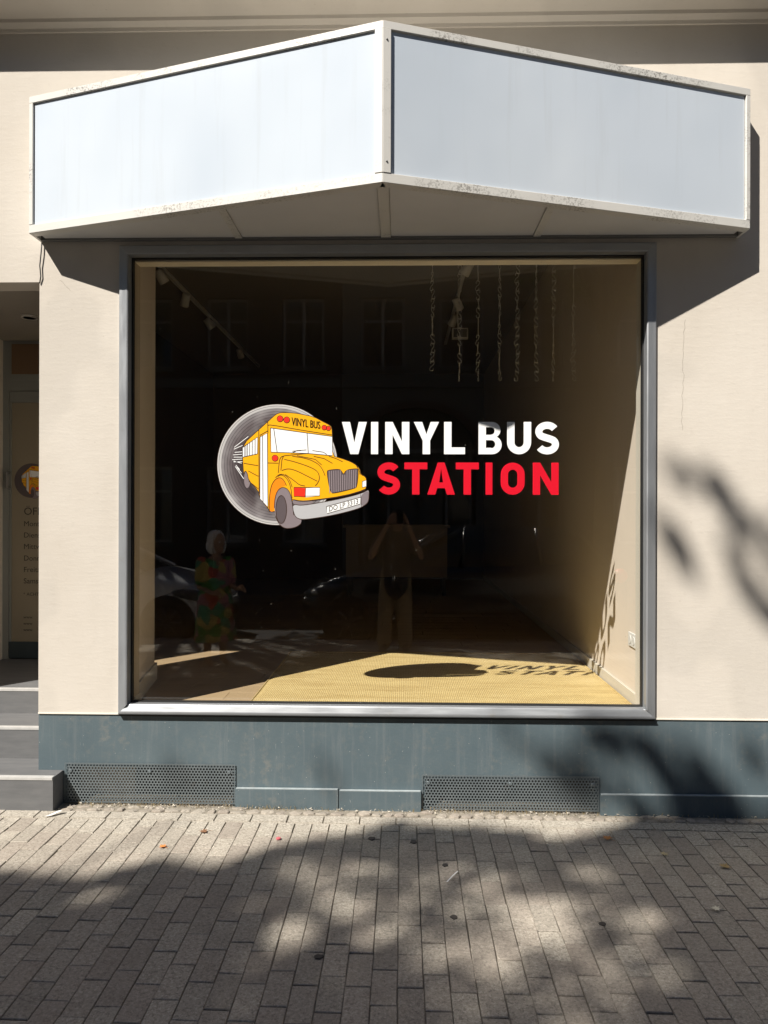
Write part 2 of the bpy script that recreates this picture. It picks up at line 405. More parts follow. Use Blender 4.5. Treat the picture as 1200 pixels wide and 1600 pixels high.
class Print:
    def __init__(s): s.v = []; s.f = []
    def area(s, *loops):
        v, f = fill2d(loops); n = len(s.v); s.v += v; s.f += [tuple(i+n for i in q) for q in f]; return s
    def line(s, path, wd, closed=False):
        L, Rr = stroke2d(path, wd, closed); n = len(s.v); m = len(path)
        s.v += L + Rr
        s.f += [(n+i, n+(i+1) % m, n+m+(i+1) % m, n+m+i) for i in range(m if closed else m-1)]; return s
    def raw(s, v, f): n = len(s.v); s.v += v; s.f += [tuple(i+n for i in q) for q in f]; return s
    def build(s, name, y, mat, parent, origin=None):
        o = origin or (0, 0)
        me = bpy.data.meshes.new(name)
        me.from_pydata([(x-o[0], 0.0, z-o[1]) for x, z in s.v], [], s.f)
        bm = bmesh.new(); bm.from_mesh(me)
        for f in bm.faces:
            f.normal_update()
            if f.normal.y > 0: f.normal_flip()
        bm.to_mesh(me); bm.free()
        return link(name, me, mat, parent, loc=(o[0], y, o[1]))
def arc(cx, cz, rx, rz, a0, a1, n=14):
    return [(cx+rx*math.cos(R(a0+(a1-a0)*i/n)), cz+rz*math.sin(R(a0+(a1-a0)*i/n))) for i in range(n+1)]
def glyph(ch, w, s=0.23, e=0.02):
    """heavy grotesque capitals one unit high, w wide: list of loops"""
    if ch == 'I': return [[(0,0),(w,0),(w,1),(0,1)]]
    if ch == 'V':
        k = s*1.09
        return [[(w/2-k/2,0),(w/2+k/2,0),(w,1),(w-k,1),(w/2,0.36),(k,1),(0,1)]]
    if ch == 'N':
        return [[(0,0),(s,0),(s,0.60),(w-s,0),(w,0),(w,1),(w-s,1),(w-s,0.40),(s,1),(0,1)]]
    if ch == 'Y':
        return [[(w/2-s/2,0),(w/2+s/2,0),(w/2+s/2,0.42),(w,1),(w-s*1.12,1),(w/2,0.62),(s*1.12,1),(0,1),(w/2-s/2,0.42)]]
    if ch == 'L': return [[(0,0),(w,0),(w,s*.92),(s,s*.92),(s,1),(0,1)]]
    if ch == 'T': return [[(w/2-s/2,0),(w/2+s/2,0),(w/2+s/2,1-s*.92),(w,1-s*.92),(w,1),(0,1),(0,1-s*.92),(w/2-s/2,1-s*.92)]]
    if ch == 'A':
        k = s*1.08
        def xl(z): return z*(w/2-k*.42)
        z1, z2 = 0.20, 0.38
        return [[(0,0),(k,0),(k+xl(z1)*.98,z1),(w-k-xl(z1)*.98,z1),(w-k,0),(w,0),(w/2+k*.42,1),(w/2-k*.42,1)],
                [(k+xl(z2),z2),(w-k-xl(z2),z2),(w/2,0.80)]]
    if ch == 'O':
        r_ = w/2; q = r_-s
        return [arc(w/2,1-r_,r_,r_,0,180)+arc(w/2,r_,r_,r_,180,360), arc(w/2,1-r_,q,q+.01,0,180)+arc(w/2,r_,q,q+.01,180,360)]
    if ch == 'U':
        r_ = w/2; q = r_-s
        return [[(0,1),(0,r_)]+arc(w/2,r_,r_,r_,180,360)[1:]+[(w,1),(w-s,1)]+arc(w/2,r_,q,q+.01,360,180)+[(s,1)]]
    if ch == 'B':
        o = [(0,0),(w-.30,0)]+arc(w-.30,.29,.30,.29,-90,62,10)+arc(w-.31,.745,.27,.255,-50,90,10)+[(0,1)]
        t = s*.86
        h1 = [(s,t),(w-.32,t)]+arc(w-.32,.31,.12,.125,-90,90,8)+[(s,.435)]
        h2 = [(s,.60),(w-.33,.60)]+arc(w-.33,.72,.11,.115,-90,90,8)+[(s,.835)]
        return [o, h1, h2]
    if ch == 'S':
        rx = w/2-s*.5; rz = 0.25-s*.14-.02
        p = arc(w/2,1-s*.46-rz,rx,rz,28,232,18)+arc(w/2,s*.46+rz,rx,rz,52,-152,18)
        p2 = []
        for i in range(len(p)):                          # soften the joint
            if 15 <= i <= 22 and 0 < i < len(p)-1:
                p2.append(tuple((p[i-1][k]+2*p[i][k]+p[i+1][k])/4 for k in (0,1)))
            else: p2.append(p[i])
        L, Rr = stroke2d(p2, s*.95); return [L+Rr[::-1]]
    return []
TEXT = {}
def pretext(strings):
    for st in strings:
        cu = bpy.data.curves.new('t', 'FONT'); cu.body = st; cu.size = 1.0; cu.resolution_u = 3; cu.offset = 0.0
        ob = bpy.data.objects.new('t', cu); COL.objects.link(ob)
        bpy.context.view_layer.update()
        me = ob.to_mesh()
        TEXT[st] = ([(v.co.x, v.co.y) for v in me.vertices], [tuple(p.vertices) for p in me.polygons])
        ob.to_mesh_clear(); bpy.data.objects.remove(ob); bpy.data.curves.remove(cu)
DAYS = ['Montag', 'Dienstag', 'Mittwoch', 'Donnerstag', 'Freitag', 'Samstag']
pretext(['DO LP 3313', 'VINYL BUS', '\u00d6FFNUNGSZEITEN', '* ACHTUNG', 'www.'] + DAYS)

# ================================================================== GROUND
def gz(x): return -0.0215 - 0.0075*x                      # the pavement falls a little to the right
o = MB().quad((-400,-400,-0.16),(400,-400,-0.16),(400,400,-0.16),(-400,400,-0.16)).build('ground', MT['sand'])
tag(o, 'bare earth sheet under street and buildings', 'ground', kind='structure')
pm = MB()
xs = [-14 + i for i in range(29)]
for a, b in zip(xs, xs[1:]):
    pm.quad((a,-5.3,gz(a)-0.008),(b,-5.3,gz(b)-0.008),(b,0.3,gz(b)-0.008),(a,0.3,gz(a)-0.008))
pav = pm.build('pavement', MT['sand'])
tag(pav, 'grey concrete block pavement in front of the shop', 'pavement', kind='structure')
BW, BL = 0.0945, 0.2
def block_mesh(i, lx, ly):
    rnd = random.Random(40+i); h = 0.05
    j = lambda: rnd.uniform(-0.0009, 0.0009)
    b = 0.0026
    lo = [(-lx/2+j(),-ly/2+j(),-h),(lx/2+j(),-ly/2+j(),-h),(lx/2+j(),ly/2+j(),-h),(-lx/2+j(),ly/2+j(),-h)]
    mid = [(x,y,-b) for x,y,_ in lo]
    top = [(x-math.copysign(b,x),y-math.copysign(b,y),rnd.uniform(-.0006,.0006)) for x,y,_ in lo]
    vs_ = lo+mid+top
    fs = [(8,9,10,11)]+[(i_,(i_+1)%4,(i_+1)%4+4,i_+4) for i_ in range(4)]+[(4+i_,4+(i_+1)%4,8+(i_+1)%4,8+i_) for i_ in range(4)]
    me = bpy.data.meshes.new('paving_block'); me.from_pydata(vs_, [], fs); me.materials.append(MT['block']); return me
VB = [block_mesh(i, BW-0.0028, BL-0.0048) for i in range(6)]
blocks = []
for c in range(-100, 101):                                   # columns running away from the viewer
    x = 0.035 + c*BW
    cut = random.choice((.4,.5,.62)) if c % 2 else random.choice((1.0,.9))
    k = 0
    y = -0.222
    first = 0.5 if c % 2 else 1.0
    ya = y
    while ya > -5.25:
        L = BL*(cut if k == 0 else 1.0)
        blocks.append((x, ya-L/2, 0, L)); ya -= L; k += 1
for c in range(-48, 49):
    blocks.append((0.07 + c*BL, -0.167, 1, BL))            # one course laid along the wall
def in_view(x, y):
    if not (-1.98 < y): return False
    Z = D + y; return abs(x+0.03) < 0.535*Z + 0.06
near = [b for b in blocks if in_view(b[0], b[1])]; near.sort(key=lambda b: -1/(D+b[1])*b[3] if False else (D+b[1]))
near_set = near[:300]; ns = set(near_set)
HALF = [block_mesh(20+i, BW-0.0028, BL/2-0.0048) for i in range(3)]
def lift(x, y): return 0.003*mnoise.noise(Vector((x*1.3, y*1.3, 3.1))) + random.uniform(-0.0014, 0.0014)
for x, y, t, L in near_set:
    me = random.choice(VB if L > 0.15 else HALF); sy = L/(BL if L > 0.15 else BL/2)
    o = bpy.data.objects.new('paving_block', me); COL.objects.link(o); o.parent = pav
    o.location = (x+random.uniform(-.0012,.0012), y+random.uniform(-.001,.001), gz(x)+lift(x,y))
    o.scale.y = sy
    o.rotation_euler = (random.gauss(0,.006), random.gauss(0,.008)+0.0075, random.gauss(0,.006)+(math.pi/2 if t else 0))
far = MB()
for x, y, t, L in blocks:
    if (x,y,t,L) in ns: continue
    hx, hy = ((BL-.0028)/2, (BW-.0028)/2) if t else ((BW-.0028)/2, (L-.0048)/2)
    z = gz(x)+lift(x,y); b = .0026
    lo = [(x-hx,y-hy),(x+hx,y-hy),(x+hx,y+hy),(x-hx,y+hy)]
    tp = [(x-hx+b,y-hy+b),(x+hx-b,y-hy+b),(x+hx-b,y+hy-b),(x-hx+b,y+hy-b)]
    far.add([(q[0],q[1],z-.014) for q in lo]+[(q[0],q[1],z) for q in tp], [(4,5,6,7)]+[(i,(i+1)%4,4+(i+1)%4,4+i) for i in range(4)])
me = bpy.data.meshes.new('outer_paving'); me.from_pydata(far.v, [], far.f)
o = link('outer_paving', me, MT['blockfar'], pav); tag(o, kind='stuff')
# a strip of small irregular cobbles between paving and wall
def cobble_mesh(i):
    rnd = random.Random(90+i); n = 7; vs_ = []
    for zz, sc_ in ((-.05, 1.0), (-.007, 1.0), (-.001, 0.90), (0.001, 0.45)):
        rr = random.Random(300+i)
        for k in range(n):
            a = 2*math.pi*k/n + rr.uniform(-.22,.22); q = rr.uniform(.82, 1.12)*sc_
            vs_.append((0.5*math.cos(a)*q*1.1, 0.5*math.sin(a)*q*1.05, zz + (rr.uniform(-.003,.003) if zz > -.02 else 0)))
    fs = [(j*n+k, j*n+(k+1)%n, (j+1)*n+(k+1)%n, (j+1)*n+k) for j in range(3) for k in range(n)] + [tuple(range(3*n,4*n))]
    me = bpy.data.meshes.new('cobblestone'); me.from_pydata(vs_, [], fs); me.materials.append(MT['cobble'])
    return me
CM = [cobble_mesh(i) for i in range(7)]
x = -2.5
while x < 2.6:
    wd = random.uniform(.055, .088)
    rows = ((-.078, random.uniform(.052,.066)),) if random.random() < .65 else ((-.09, .044), (-.042, .038))
    if not (x+wd/2 < -1.93):
        for yy, dd in rows:
            o = bpy.data.objects.new('cobblestone', random.choice(CM)); COL.objects.link(o); o.parent = pav
            o.location = (x+wd/2, yy+random.uniform(-.006,.006), gz(x)+random.uniform(-.006,.002)); o.scale = (wd-.008, dd, 1)
            o.rotation_euler = (random.gauss(0,.05), random.gauss(0,.05), random.gauss(0,.12))
    x += wd
# rubble, sand and crumbs packed between the cobbles and blown along the wall
cr = MB()
for i in range(520):
    u = random.random()
    if u < .8: x, y = random.uniform(-1.95, 2.3), -abs(random.gauss(0, .045))-.004
    else: x, y = random.uniform(-2.2, 2.2), random.uniform(-1.9, -.1)
    s_ = random.uniform(.0025, .0075) if u < .8 else random.uniform(.0015, .0045)
    z = gz(x)+(.001 if u < .8 else .004)
    t = [(x+random.uniform(-s_,s_)*1.4, y+random.uniform(-s_,s_)*1.4, z+random.uniform(0,s_)) for _ in range(4)]
    cr.add(t, [(0,1,2),(0,2,3),(0,3,1),(1,3,2)])
me = bpy.data.meshes.new('grit'); me.from_pydata(cr.v, [], cr.f)
o = link('grit', me, plain('pale_grit', (0.45, 0.41, 0.34), 0.9, 0, 0.35, 60)); tag(o, 'crumbs of pale grit scattered over the paving', 'grit', kind='stuff')
gr = MB()
for i in range(420):                                       # dry grass and moss along the wall foot
    x = random.choice([random.gauss(-1.45,.35), random.gauss(-.75,.1), random.gauss(.55,.35), random.uniform(-1.9, 2.2)])
    if x < -1.93: continue
    y = -random.uniform(.004, .04); h_ = random.uniform(.008, .03); dx = random.uniform(-.02,.02); dy = random.uniform(-.03,.0)
    z = gz(x)-.008; wd = .0016
    gr.add([(x-wd,y,z),(x+wd,y,z),(x+dx*.5+wd*.7,y+dy*.5,z+h_*.8),(x+dx*.5-wd*.7,y+dy*.5,z+h_*.8),(x+dx,y+dy,z+h_)], [(0,1,2,3),(3,2,4)])
me = bpy.data.meshes.new('dry_grass'); me.from_pydata(gr.v, [], gr.f)
o = link('dry_grass', me, plain('straw', (0.30, 0.235, 0.12), 0.9, 0, 0.4, 30)); tag(o, 'dry grass and straw along the foot of the wall', 'grass', kind='stuff')
# road and far pavement behind the viewer
tag(MB().box(-60,60,-10.6,-5.42,-0.2,-0.135).build('road', plain('asphalt', (0.055,0.054,0.052), 0.9, 0, .25, 30, bump=.4)), 'dark asphalt street behind the viewer', 'road', kind='structure')
tag(MB().box(-60,60,-5.42,-5.3,-0.2,-0.01).build('kerb', plain('granite_kerb', (0.27,0.26,0.24), 0.85, 0, .2, 20), bevel=.01), 'granite kerb along the near pavement', 'kerb', kind='structure')
tag(MB().box(-60,60,-14.2,-10.6,-0.2,-0.01).build('far_pavement', plain('far_pavement_slabs',(0.10,0.095,0.088),.9,0,.2,2)), 'pavement on the other side of the street', 'pavement', kind='structure')

# ================================================================== SHOP BUILDING
bld = thing('shop_building', (0,0,0), 'beige rendered shop front with dark blue-grey plinth', 'building')
WX0, WX1, WZ0, WZ1 = -1.602, 1.398, 0.528, 3.172             # window opening
RX0, RX1, RZ = -3.12, -2.11, 3.009                           # entrance recess
P = 0.505
wm = MB().wall([-4.6,RX0,RX1,WX0,WX1,4.6], [P,WZ0,RZ,WZ1,4.62], [(WX0,WX1,WZ0,WZ1),(RX0,RX1,P,RZ)], 0.0, 0.17)
wall = wm.build('wall', MT['render'], bld)
MT['dimbrick'] = plain('bounce_cutting_brick', (0.15,0.085,0.06), .9, 0, .25, 5, bump=.3)  # dark tone given to unseen walls to cut light bounced onto the paving
MB().box(-9,9,.002,.30,4.62,10.5).build('upper_wall', MT['dimbrick'], bld)
for a, b in ((-9,-4.6),(4.6,9)): MB().box(a,b,.0,.17,P,4.62).build('side_wall', MT['dimbrick'], bld)
G = [(-1.935,-0.975,-0.2,0.198), (0.135,1.105,-0.2,0.156)]   # cellar vents behind the grilles
pl = MB().wall([-9,RX0,RX1,G[0][0],G[0][1],G[1][0],G[1][1],9], [-.2,.156,.198,P], G+[(RX0,RX1,-.2,P)], 0.004, 0.17)
pl.build('plinth', MT['plinth'], bld)
for g in G: MB().box(g[0]-.02,g[1]+.02,.18,.20,-.2,.25).build('vent_back', MT['dark_void'], bld)
for g in G: MB().box(g[0]+.02,g[1]-.02,.02,.18,-.2,-.035).build('vent_floor', MT['sand'], bld)
# a thin lip where the render stops above the plinth
lip = MB()
for a, b in ((-9,RX0),(RX1,-1.637),(1.437,9)): lip.box(a,b,-.0045,.002,P-.001,P+.006)
lip.build('render_lip', plain('pale_render_edge', (0.70,0.66,0.57), .85), bld)
# skirting boards of the plinth
for a, b, zt in ((-.955,-.362,.088),(-.358,.112,.083),(1.128,4.6,.078)):
    s_ = MB().box(a,b,-.022,.003,-.06,zt).build('skirting_board', MT['plinth'], bld, bevel=.003)
    MB().box(a+.004,b-.004,-.0225,-.0005,zt+.0005,zt+.0035).build('pale_edge', plain('pale_skirting_edge',(0.30,0.34,0.35),.55,0,.3,30), s_)  # strip along the top of the board, paler than the board
# string course at the top of the picture
lm = MB()
prof = [(0,4.452),(-.012,4.452),(-.016,4.470),(-.055,4.482),(-.060,4.500),(-.205,4.512),(-.215,4.520),(-.215,4.60),(-.19,4.63),(0,4.70)]
n = len(prof)
lm.add([(-9,y,z) for y,z in prof]+[(9,y,z) for y,z in prof], [(i,(i+1)%n,(i+1)%n+n,i+n) for i in range(n)]+[tuple(range(n)),tuple(range(n,2*n))[::-1]])
lm.build('string_course', MT['render'], bld)
MB().box(-9,9,.17,7,4.32,4.5).build('storey_slab', MT['dark_void'], bld)
MB().box(-9,9,-.05,9.2,10.5,10.7).build('roof', MT['dark_void'], bld)
# hairline cracks in the render right of the window
def crack(pts):
    b = MB()
    L, Rr = stroke2d(pts, .0013)
    m_ = len(pts)
    b.add([(x,-.0007,z) for x,z in L]+[(x,-.0007,z) for x,z in Rr], [(i,i+1,m_+i+1,m_+i) for i in range(m_-1)])
    return b.build('crack', MT['crack'], wall)
def wob(a, b, n_, amp):
    return [(a[0]+(b[0]-a[0])*i/n_+random.uniform(-amp,amp), a[1]+(b[1]-a[1])*i/n_+random.uniform(-amp,amp)*.4) for i in range(n_+1)]
crack(wob((1.600,2.78),(1.585,2.15),26,.006))
crack(wob((-1.99,3.02),(-1.93,2.96),6,.004))

# ---- interior of the shop
FZ = 0.525
RW, BK, CL = 1.402, 8.6, 4.07
def st(name, mb, m, label): return tag(mb.build(name, m), label, 'room', kind='structure')
fl = st('shop_floor', MB().box(-2.02,RW+.02,.082,1.56,FZ-.12,FZ-.012).box(-3.3,RW+.02,1.5605,BK,FZ-.12,FZ-.012), MT['dark_void'], 'pale oak plank floor inside the shop')
k = 0
PMESH = []
for L in (1.28,):
    for i in range(3):
        b_ = MB().box(0,L-.0016,0,.1884,-.012,0); me = b_.mesh('floor_plank', .0012, 1); me.materials.append(MT['plank']); PMESH.append(me)
for r_ in range(45):
    y = .085 + r_*.19
    x = -3.3 - random.uniform(0, 1.2)
    while x < RW:
        if x+1.28 > -3.3 and not (y < 1.5 and x+1.28 < -2.1):
            o = bpy.data.objects.new('floor_plank', random.choice(PMESH)); COL.objects.link(o); o.parent = fl
            o.location = (x, y, FZ)
            o.location.x = max(x, -3.3) if True else x
            if x < -3.3: o.scale.x = (x+1.28+3.3)/1.28
            if y < 1.5 and o.location.x < -2.02:
                e = o.location.x + 1.28*o.scale.x; o.location.x = -2.02; o.scale.x = max(.01,(e+2.02))/1.28
            if o.location.x+1.28*o.scale.x > RW+.01: o.scale.x = (RW+.01-o.location.x)/1.28
        x += 1.28
st('interior_wall_right', MB().box(RW,RW+.2,.17,BK,FZ-.1,CL+.25), MT['room'], 'warm beige side wall with socket, right of the window')
MT['roomshade'] = plain('shaded_room_paint', (0.12,0.105,0.09), .85, 0, .1, 2)  # room paint again, with the gloom of the deep room put into its colour
st('interior_wall_back', MB().box(-3.5,RW+.2,BK,BK+.2,FZ-.1,CL+.25), MT['roomshade'], 'wall at the back of the shop, shade put into its colour')
st('interior_wall_left', MB().box(-3.5,-3.3,1.56,BK,FZ-.1,CL+.25), MT['roomshade'], 'wall on the far left inside the shop, shade put into its colour')
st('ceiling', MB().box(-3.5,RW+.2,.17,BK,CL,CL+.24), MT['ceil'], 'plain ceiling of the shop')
# pier between the entrance recess and the show window, slightly splayed
st('pier', MB().prism([(-2.11,.17),(WX0,.17),(-1.70,.80),(-2.11,.80)], FZ-.6, CL), MT['room'], 'beige splayed pier just left of the show window')
st('recess_bulkhead', MB().box(RX0-.2,-2.02,1.47,1.56,RZ+.1,CL).box(-2.11,-2.02,.80,1.47,RZ-.35,CL).box(-2.11,-2.02,.8,1.47,FZ-.6,FZ+.02).box(-2.11,-2.02,1.39,1.47,FZ,RZ).box(-2.11,-2.02,.80,.93,FZ,RZ), MT['room'], 'wall above and beside the entrance recess')
st('recess_wall', MB().box(RX0-.2,RX0,.17,1.56,-.2,CL), MT['render'], 'left side wall of the entrance recess')
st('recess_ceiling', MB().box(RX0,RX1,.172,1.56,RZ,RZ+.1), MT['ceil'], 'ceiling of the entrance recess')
tag(MB().box(-2.075,-2.068,.93,1.39,FZ+.02,RZ-.35).build('side_pane', MT['glass']), 'narrow side window pane in the entrance recess', 'window')
sk = thing('skirting', (1.39,.2,FZ), 'white skirting board along the right inner wall', 'skirting')
MB().box(1.386,RW,.172,BK-.02,FZ,FZ+.075).build('board', MT['trim'], sk, bevel=.004)
sk = thing('skirting', (-1.62,.2,FZ), 'pale skirting board round the pier left of the rug', 'skirting')
def slab_along(a, b, th, z0, z1):
    a = Vector(a); b = Vector(b); d = (b-a).normalized(); n_ = Vector((-d.y, d.x))*-1
    return MB().hexa([(a.x,a.y,z0),(b.x,b.y,z0),(b.x+n_.x*th,b.y+n_.y*th,z0),(a.x+n_.x*th,a.y+n_.y*th,z0)],
                     [(a.x,a.y,z1),(b.x,b.y,z1),(b.x+n_.x*th,b.y+n_.y*th,z1),(a.x+n_.x*th,a.y+n_.y*th,z1)])
slab_along((-1.607,.205),(-1.702,.815), .016, FZ, FZ+.115).build('board', MT['trim'], sk, bevel=.004)
MB().box(-1.602,-1.576,.09,.20,FZ,FZ+.06).build('short_board', MT['trim'], sk, bevel=.004)
MB().box(-2.02,-1.695,.802,.818,FZ,FZ+.115).build('back_board', MT['trim'], sk, bevel=.004)
# cream lining round the inside of the opening
ln = thing('window_lining', (0,.1,FZ), 'cream painted lining round the inside of the show window', 'lining')
for q in ((-1.600,1.396,.082,.168,3.150,3.170),):
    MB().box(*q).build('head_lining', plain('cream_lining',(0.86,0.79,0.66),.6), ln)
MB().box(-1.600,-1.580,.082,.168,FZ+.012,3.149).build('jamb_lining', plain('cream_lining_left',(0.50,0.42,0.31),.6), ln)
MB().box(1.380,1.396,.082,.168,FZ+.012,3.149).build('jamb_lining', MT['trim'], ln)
# rug
rg = MB(); nx, ny = 60, 30
rx0, rx1, ry0, ry1 = -.912, 1.372, .20, 1.80
def rz(x, y):
    e = min(x-rx0, rx1-x, y-ry0, ry1-y)
    return FZ + .012 - (.006 if e < .004 else 0) + .0016*mnoise.noise(Vector((x*3, y*3, 1)))
vs_ = [(rx0+(rx1-rx0)*i/nx, ry0+(ry1-ry0)*j/ny, 0) for j in range(ny+1) for i in range(nx+1)]
vs_ = [(x, y, rz(x, y)) for x, y, _ in vs_]
rg.add(vs_, [(j*(nx+1)+i, j*(nx+1)+i+1, (j+1)*(nx+1)+i+1, (j+1)*(nx+1)+i) for j in range(ny) for i in range(nx)])
rg.box(rx0,rx1,ry0,ry1,FZ+.001,FZ+.0055)
rug = thing('rug', (0.2,1.0,FZ), 'golden sisal rug lying behind the show window', 'rug')
rg.build('weave', MT['sisal'], rug)
bd = MB()
for a, b in (((rx0,ry0),(rx1,ry0)),((rx1,ry0),(rx1,ry1)),((rx1,ry1),(rx0,ry1)),((rx0,ry1),(rx0,ry0))):
    bd.tube([(a[0],a[1],FZ+.0065),(b[0],b[1],FZ+.0065)], .0065, 6)
bd.build('bound_edge', MT['sisal'], rug)
# socket
so = thing('wall_socket', (RW,.274,.90), 'white double power socket low on the right inner wall', 'socket')
MB().box(RW-.010,RW-.0005,.205,.35,.865,.95).build('plate', MT['whiteplastic'], so, bevel=.004)
for yy in (.243, .313):
    MB().lathe([(.026,-.013),(.026,-.0105),(.020,-.0105),(.019,-.004),(.004,-.004)], (RW,yy,.9075), 'x', 20).build('well', MT['whiteplastic'], so)
    for dz in (-.009,.009): MB().lathe([(.003,-.0125),(.003,-.0035)], (RW,yy+dz,.9075), 'x', 8).build('pin_hole', MT['black'], so)
# ceiling tracks with spots
def track(x, y0, y1, label, heads):
    t = thing('track_light', (x,y0,CL), label, 'track light', 'ceiling spot tracks')
    MB().box(x-.018,x+.018,y0,y1,CL-.035,CL-.001).build('rail', MT['whiteplastic'], t)
    for yy, ax, az in heads:
        d = Vector((math.sin(ax), math.cos(ax)*.6, -.9)).normalized(); p = Vector((x,yy,CL-.11))
        h = MB().tube([p-d*.07, p-d*.065, p+d*.06, p+d*.065], [.03,.042,.05,.046], 14).build('spot_head', MT['whiteplastic'], t, smooth=True)
        MB().tube([(x,yy,CL-.034), (x,yy,CL-.11)], .009, 8).build('stem', MT['whiteplastic'], h)
track(-2.35, 1.8, 7.8, 'pale spot track running back along the ceiling on the left', [(2.9,.5,0),(3.7,-.4,0),(4.7,.7,0),(6.4,.2,0)])
track(0.6, 2.3, 6.2, 'pale spot track on the ceiling among the hanging hooks', [(2.7,-.6,0),(3.9,.5,0),(4.6,-.5,0)])
fx = thing('flood_lamp', (.62,4.1,3.75), 'small rectangular flood lamp hanging from the ceiling track', 'lamp')
MB().box(.55,.73,4.05,4.12,3.62,3.74).build('housing', MT['whiteplastic'], fx, bevel=.006)
MB().box(.565,.715,4.043,4.049,3.635,3.725).build('front_glass', MT['greyplastic'], fx)
MB().tube([(.62,4.09,3.74),(.60,4.09,CL-.03)], .008, 8).build('bracket', MT['whiteplastic'], fx)
# chains of S hooks
def s_hook():
    r_ = .0135; L = .075; p = []
    for i in range(9): a = R(-40+(220)*i/8); p.append((r_*math.cos(a), 0, -r_+r_*math.sin(a)))
    p = [(x, 0, z) for x, y, z in p]
    q = [(-x, 0, -L-z) for x, y, z in reversed(p)]
    b = MB().tube(p+[(-.006,0,-L*.45),(.006,0,-L*.55)]+q, .0020, 6)
    me = b.mesh('hook'); me.materials.append(MT['chrome'])
    for f in me.polygons: f.use_smooth = True
    return me
HM = s_hook()
ch_x = [(675,578),(717,594),(746,594),(779,594),(807,594),(836,594),(863,594),(894,594)]
CHL = ['chain of steel S-hooks hanging nearest the middle, ending highest', 'second hook chain from the middle, hanging in front of the ceiling spot',
       'third chain of S-hooks from the middle of the window', 'fourth chain of S-hooks, above the letter U of the sign',
       'fifth chain of steel S-hooks from the middle', 'sixth chain of S-hooks, third from the beige right wall', 'seventh chain of S-hooks, next to last towards the right wall',
       'last chain of steel S-hooks, nearest the beige right wall']
for i, (px, py) in enumerate(ch_x):
    Y = 1.30 + random.uniform(-.05, .05)
    x = (px-629)/1160*(D+Y); zb = H+(800-py)/1160*(D+Y)
    n_ = int((CL-zb)/.0665); dz = (CL-zb)/n_
    c = thing('hook_chain', (x,Y,CL), CHL[i], 'hook chain', 'chains of S-hooks hanging from the ceiling')
    for k in range(n_):
        o = bpy.data.objects.new('hook', HM); COL.objects.link(o); o.parent = c
        o.location = (random.uniform(-.002,.002), random.uniform(-.002,.002), -k*dz)
        o.rotation_euler = (0, random.gauss(0,.08), random.choice([0,.5,1.1,1.57,2.2,2.8])+random.uniform(-.3,.3))
# counter at the back
ct = thing('counter', (-.1,6.0,FZ), 'pale counter standing in the dark at the back of the shop', 'counter')
pl_ = plain('counter_board', (0.40,0.32,0.22), .6)
MB().box(-.78,.62,6.0,6.03,.78,1.46).build('front_panel', pl_, ct)
MB().box(-.82,.66,5.97,6.6,1.462,1.50).build('top', pl_, ct, bevel=.005)
for x in (-.74,.58):
    for y in (6.06,6.54): MB().box(x-.025,x+.025,y-.025,y+.025,FZ,1.46).build('leg', MT['greyplastic'], ct)

# ---- show window
win = thing('shop_window', (-.1,0,.51), 'large square show window in a grey aluminium frame', 'window')
FX0, FX1, FZ0, FZ1 = -1.637, 1.436, .511, 3.2135
fp = [(0,.0),(0,-.026),(.007,-.032),(.016,-.032),(.020,-.028),(.050,.006),(.057,.008),(.057,.056),(0,.056)]   # (inwards, depth)
fp_sill = [(0,.0),(0,-.026),(.006,-.033),(.014,-.034),(.020,-.033),(.050,-.021),(.057,-.017),(.057,.056),(0,.056)]
fp = [(0,.0),(0,-.016),(.004,-.021),(.010,-.0225),(.020,-.0245),(.050,-.033),(.057,-.030),(.057,.056),(0,.056)]
def side(which):
    b = MB(); n_ = len(fp); A = []; B = []
    for u, y in (fp_sill if which == 'bottom' else fp):
        c = [(FX0+u,y,FZ0+u),(FX1-u,y,FZ0+u),(FX1-u,y,FZ1-u),(FX0+u,y,FZ1-u)]
        i = {'bottom':0,'right':1,'top':2,'left':3}[which]
        g = .0006
        p, q = Vector(c[i]), Vector(c[(i+1)%4]); d = (q-p).normalized()*g
        A.append(p+d); B.append(q-d)
    b.add(A+B, [(k,(k+1)%n_,(k+1)%n_+n_,k+n_) for k in range(n_)]+[tuple(range(n_)),tuple(range(n_,2*n_))[::-1]])
    return b
for wh, nm in (('bottom','bottom_rail'),('right','jamb'),('top','head_rail'),('left','jamb')):
    side(wh).build(nm, MT['alu'], win)
gk = MB()
i0, i1, j0, j1 = FX0+.0572, FX1-.0572, FZ0+.0572, FZ1-.0572
for q in ((i0,i0+.007,j0,j1),(i1-.007,i1,j0,j1),(i0+.007,i1-.007,j0,j0+.006),(i0+.007,i1-.007,j1-.006,j1)):
    gk.box(q[0],q[1],.026,.0598,q[2],q[3])
gk.build('gasket', MT['black'], win)
GY = .060
MB().box(i0-.03,i1+.03,GY,GY+.008,j0-.03,j1+.03).build('pane', MT['glass'], win)
MB().box(FX0+.004,FX1-.004,-.02,.0035,FZ0-.012,FZ0-.0005).build('under_frame_shade', MT['black'], win)  # black strip standing in for the shade under the frame

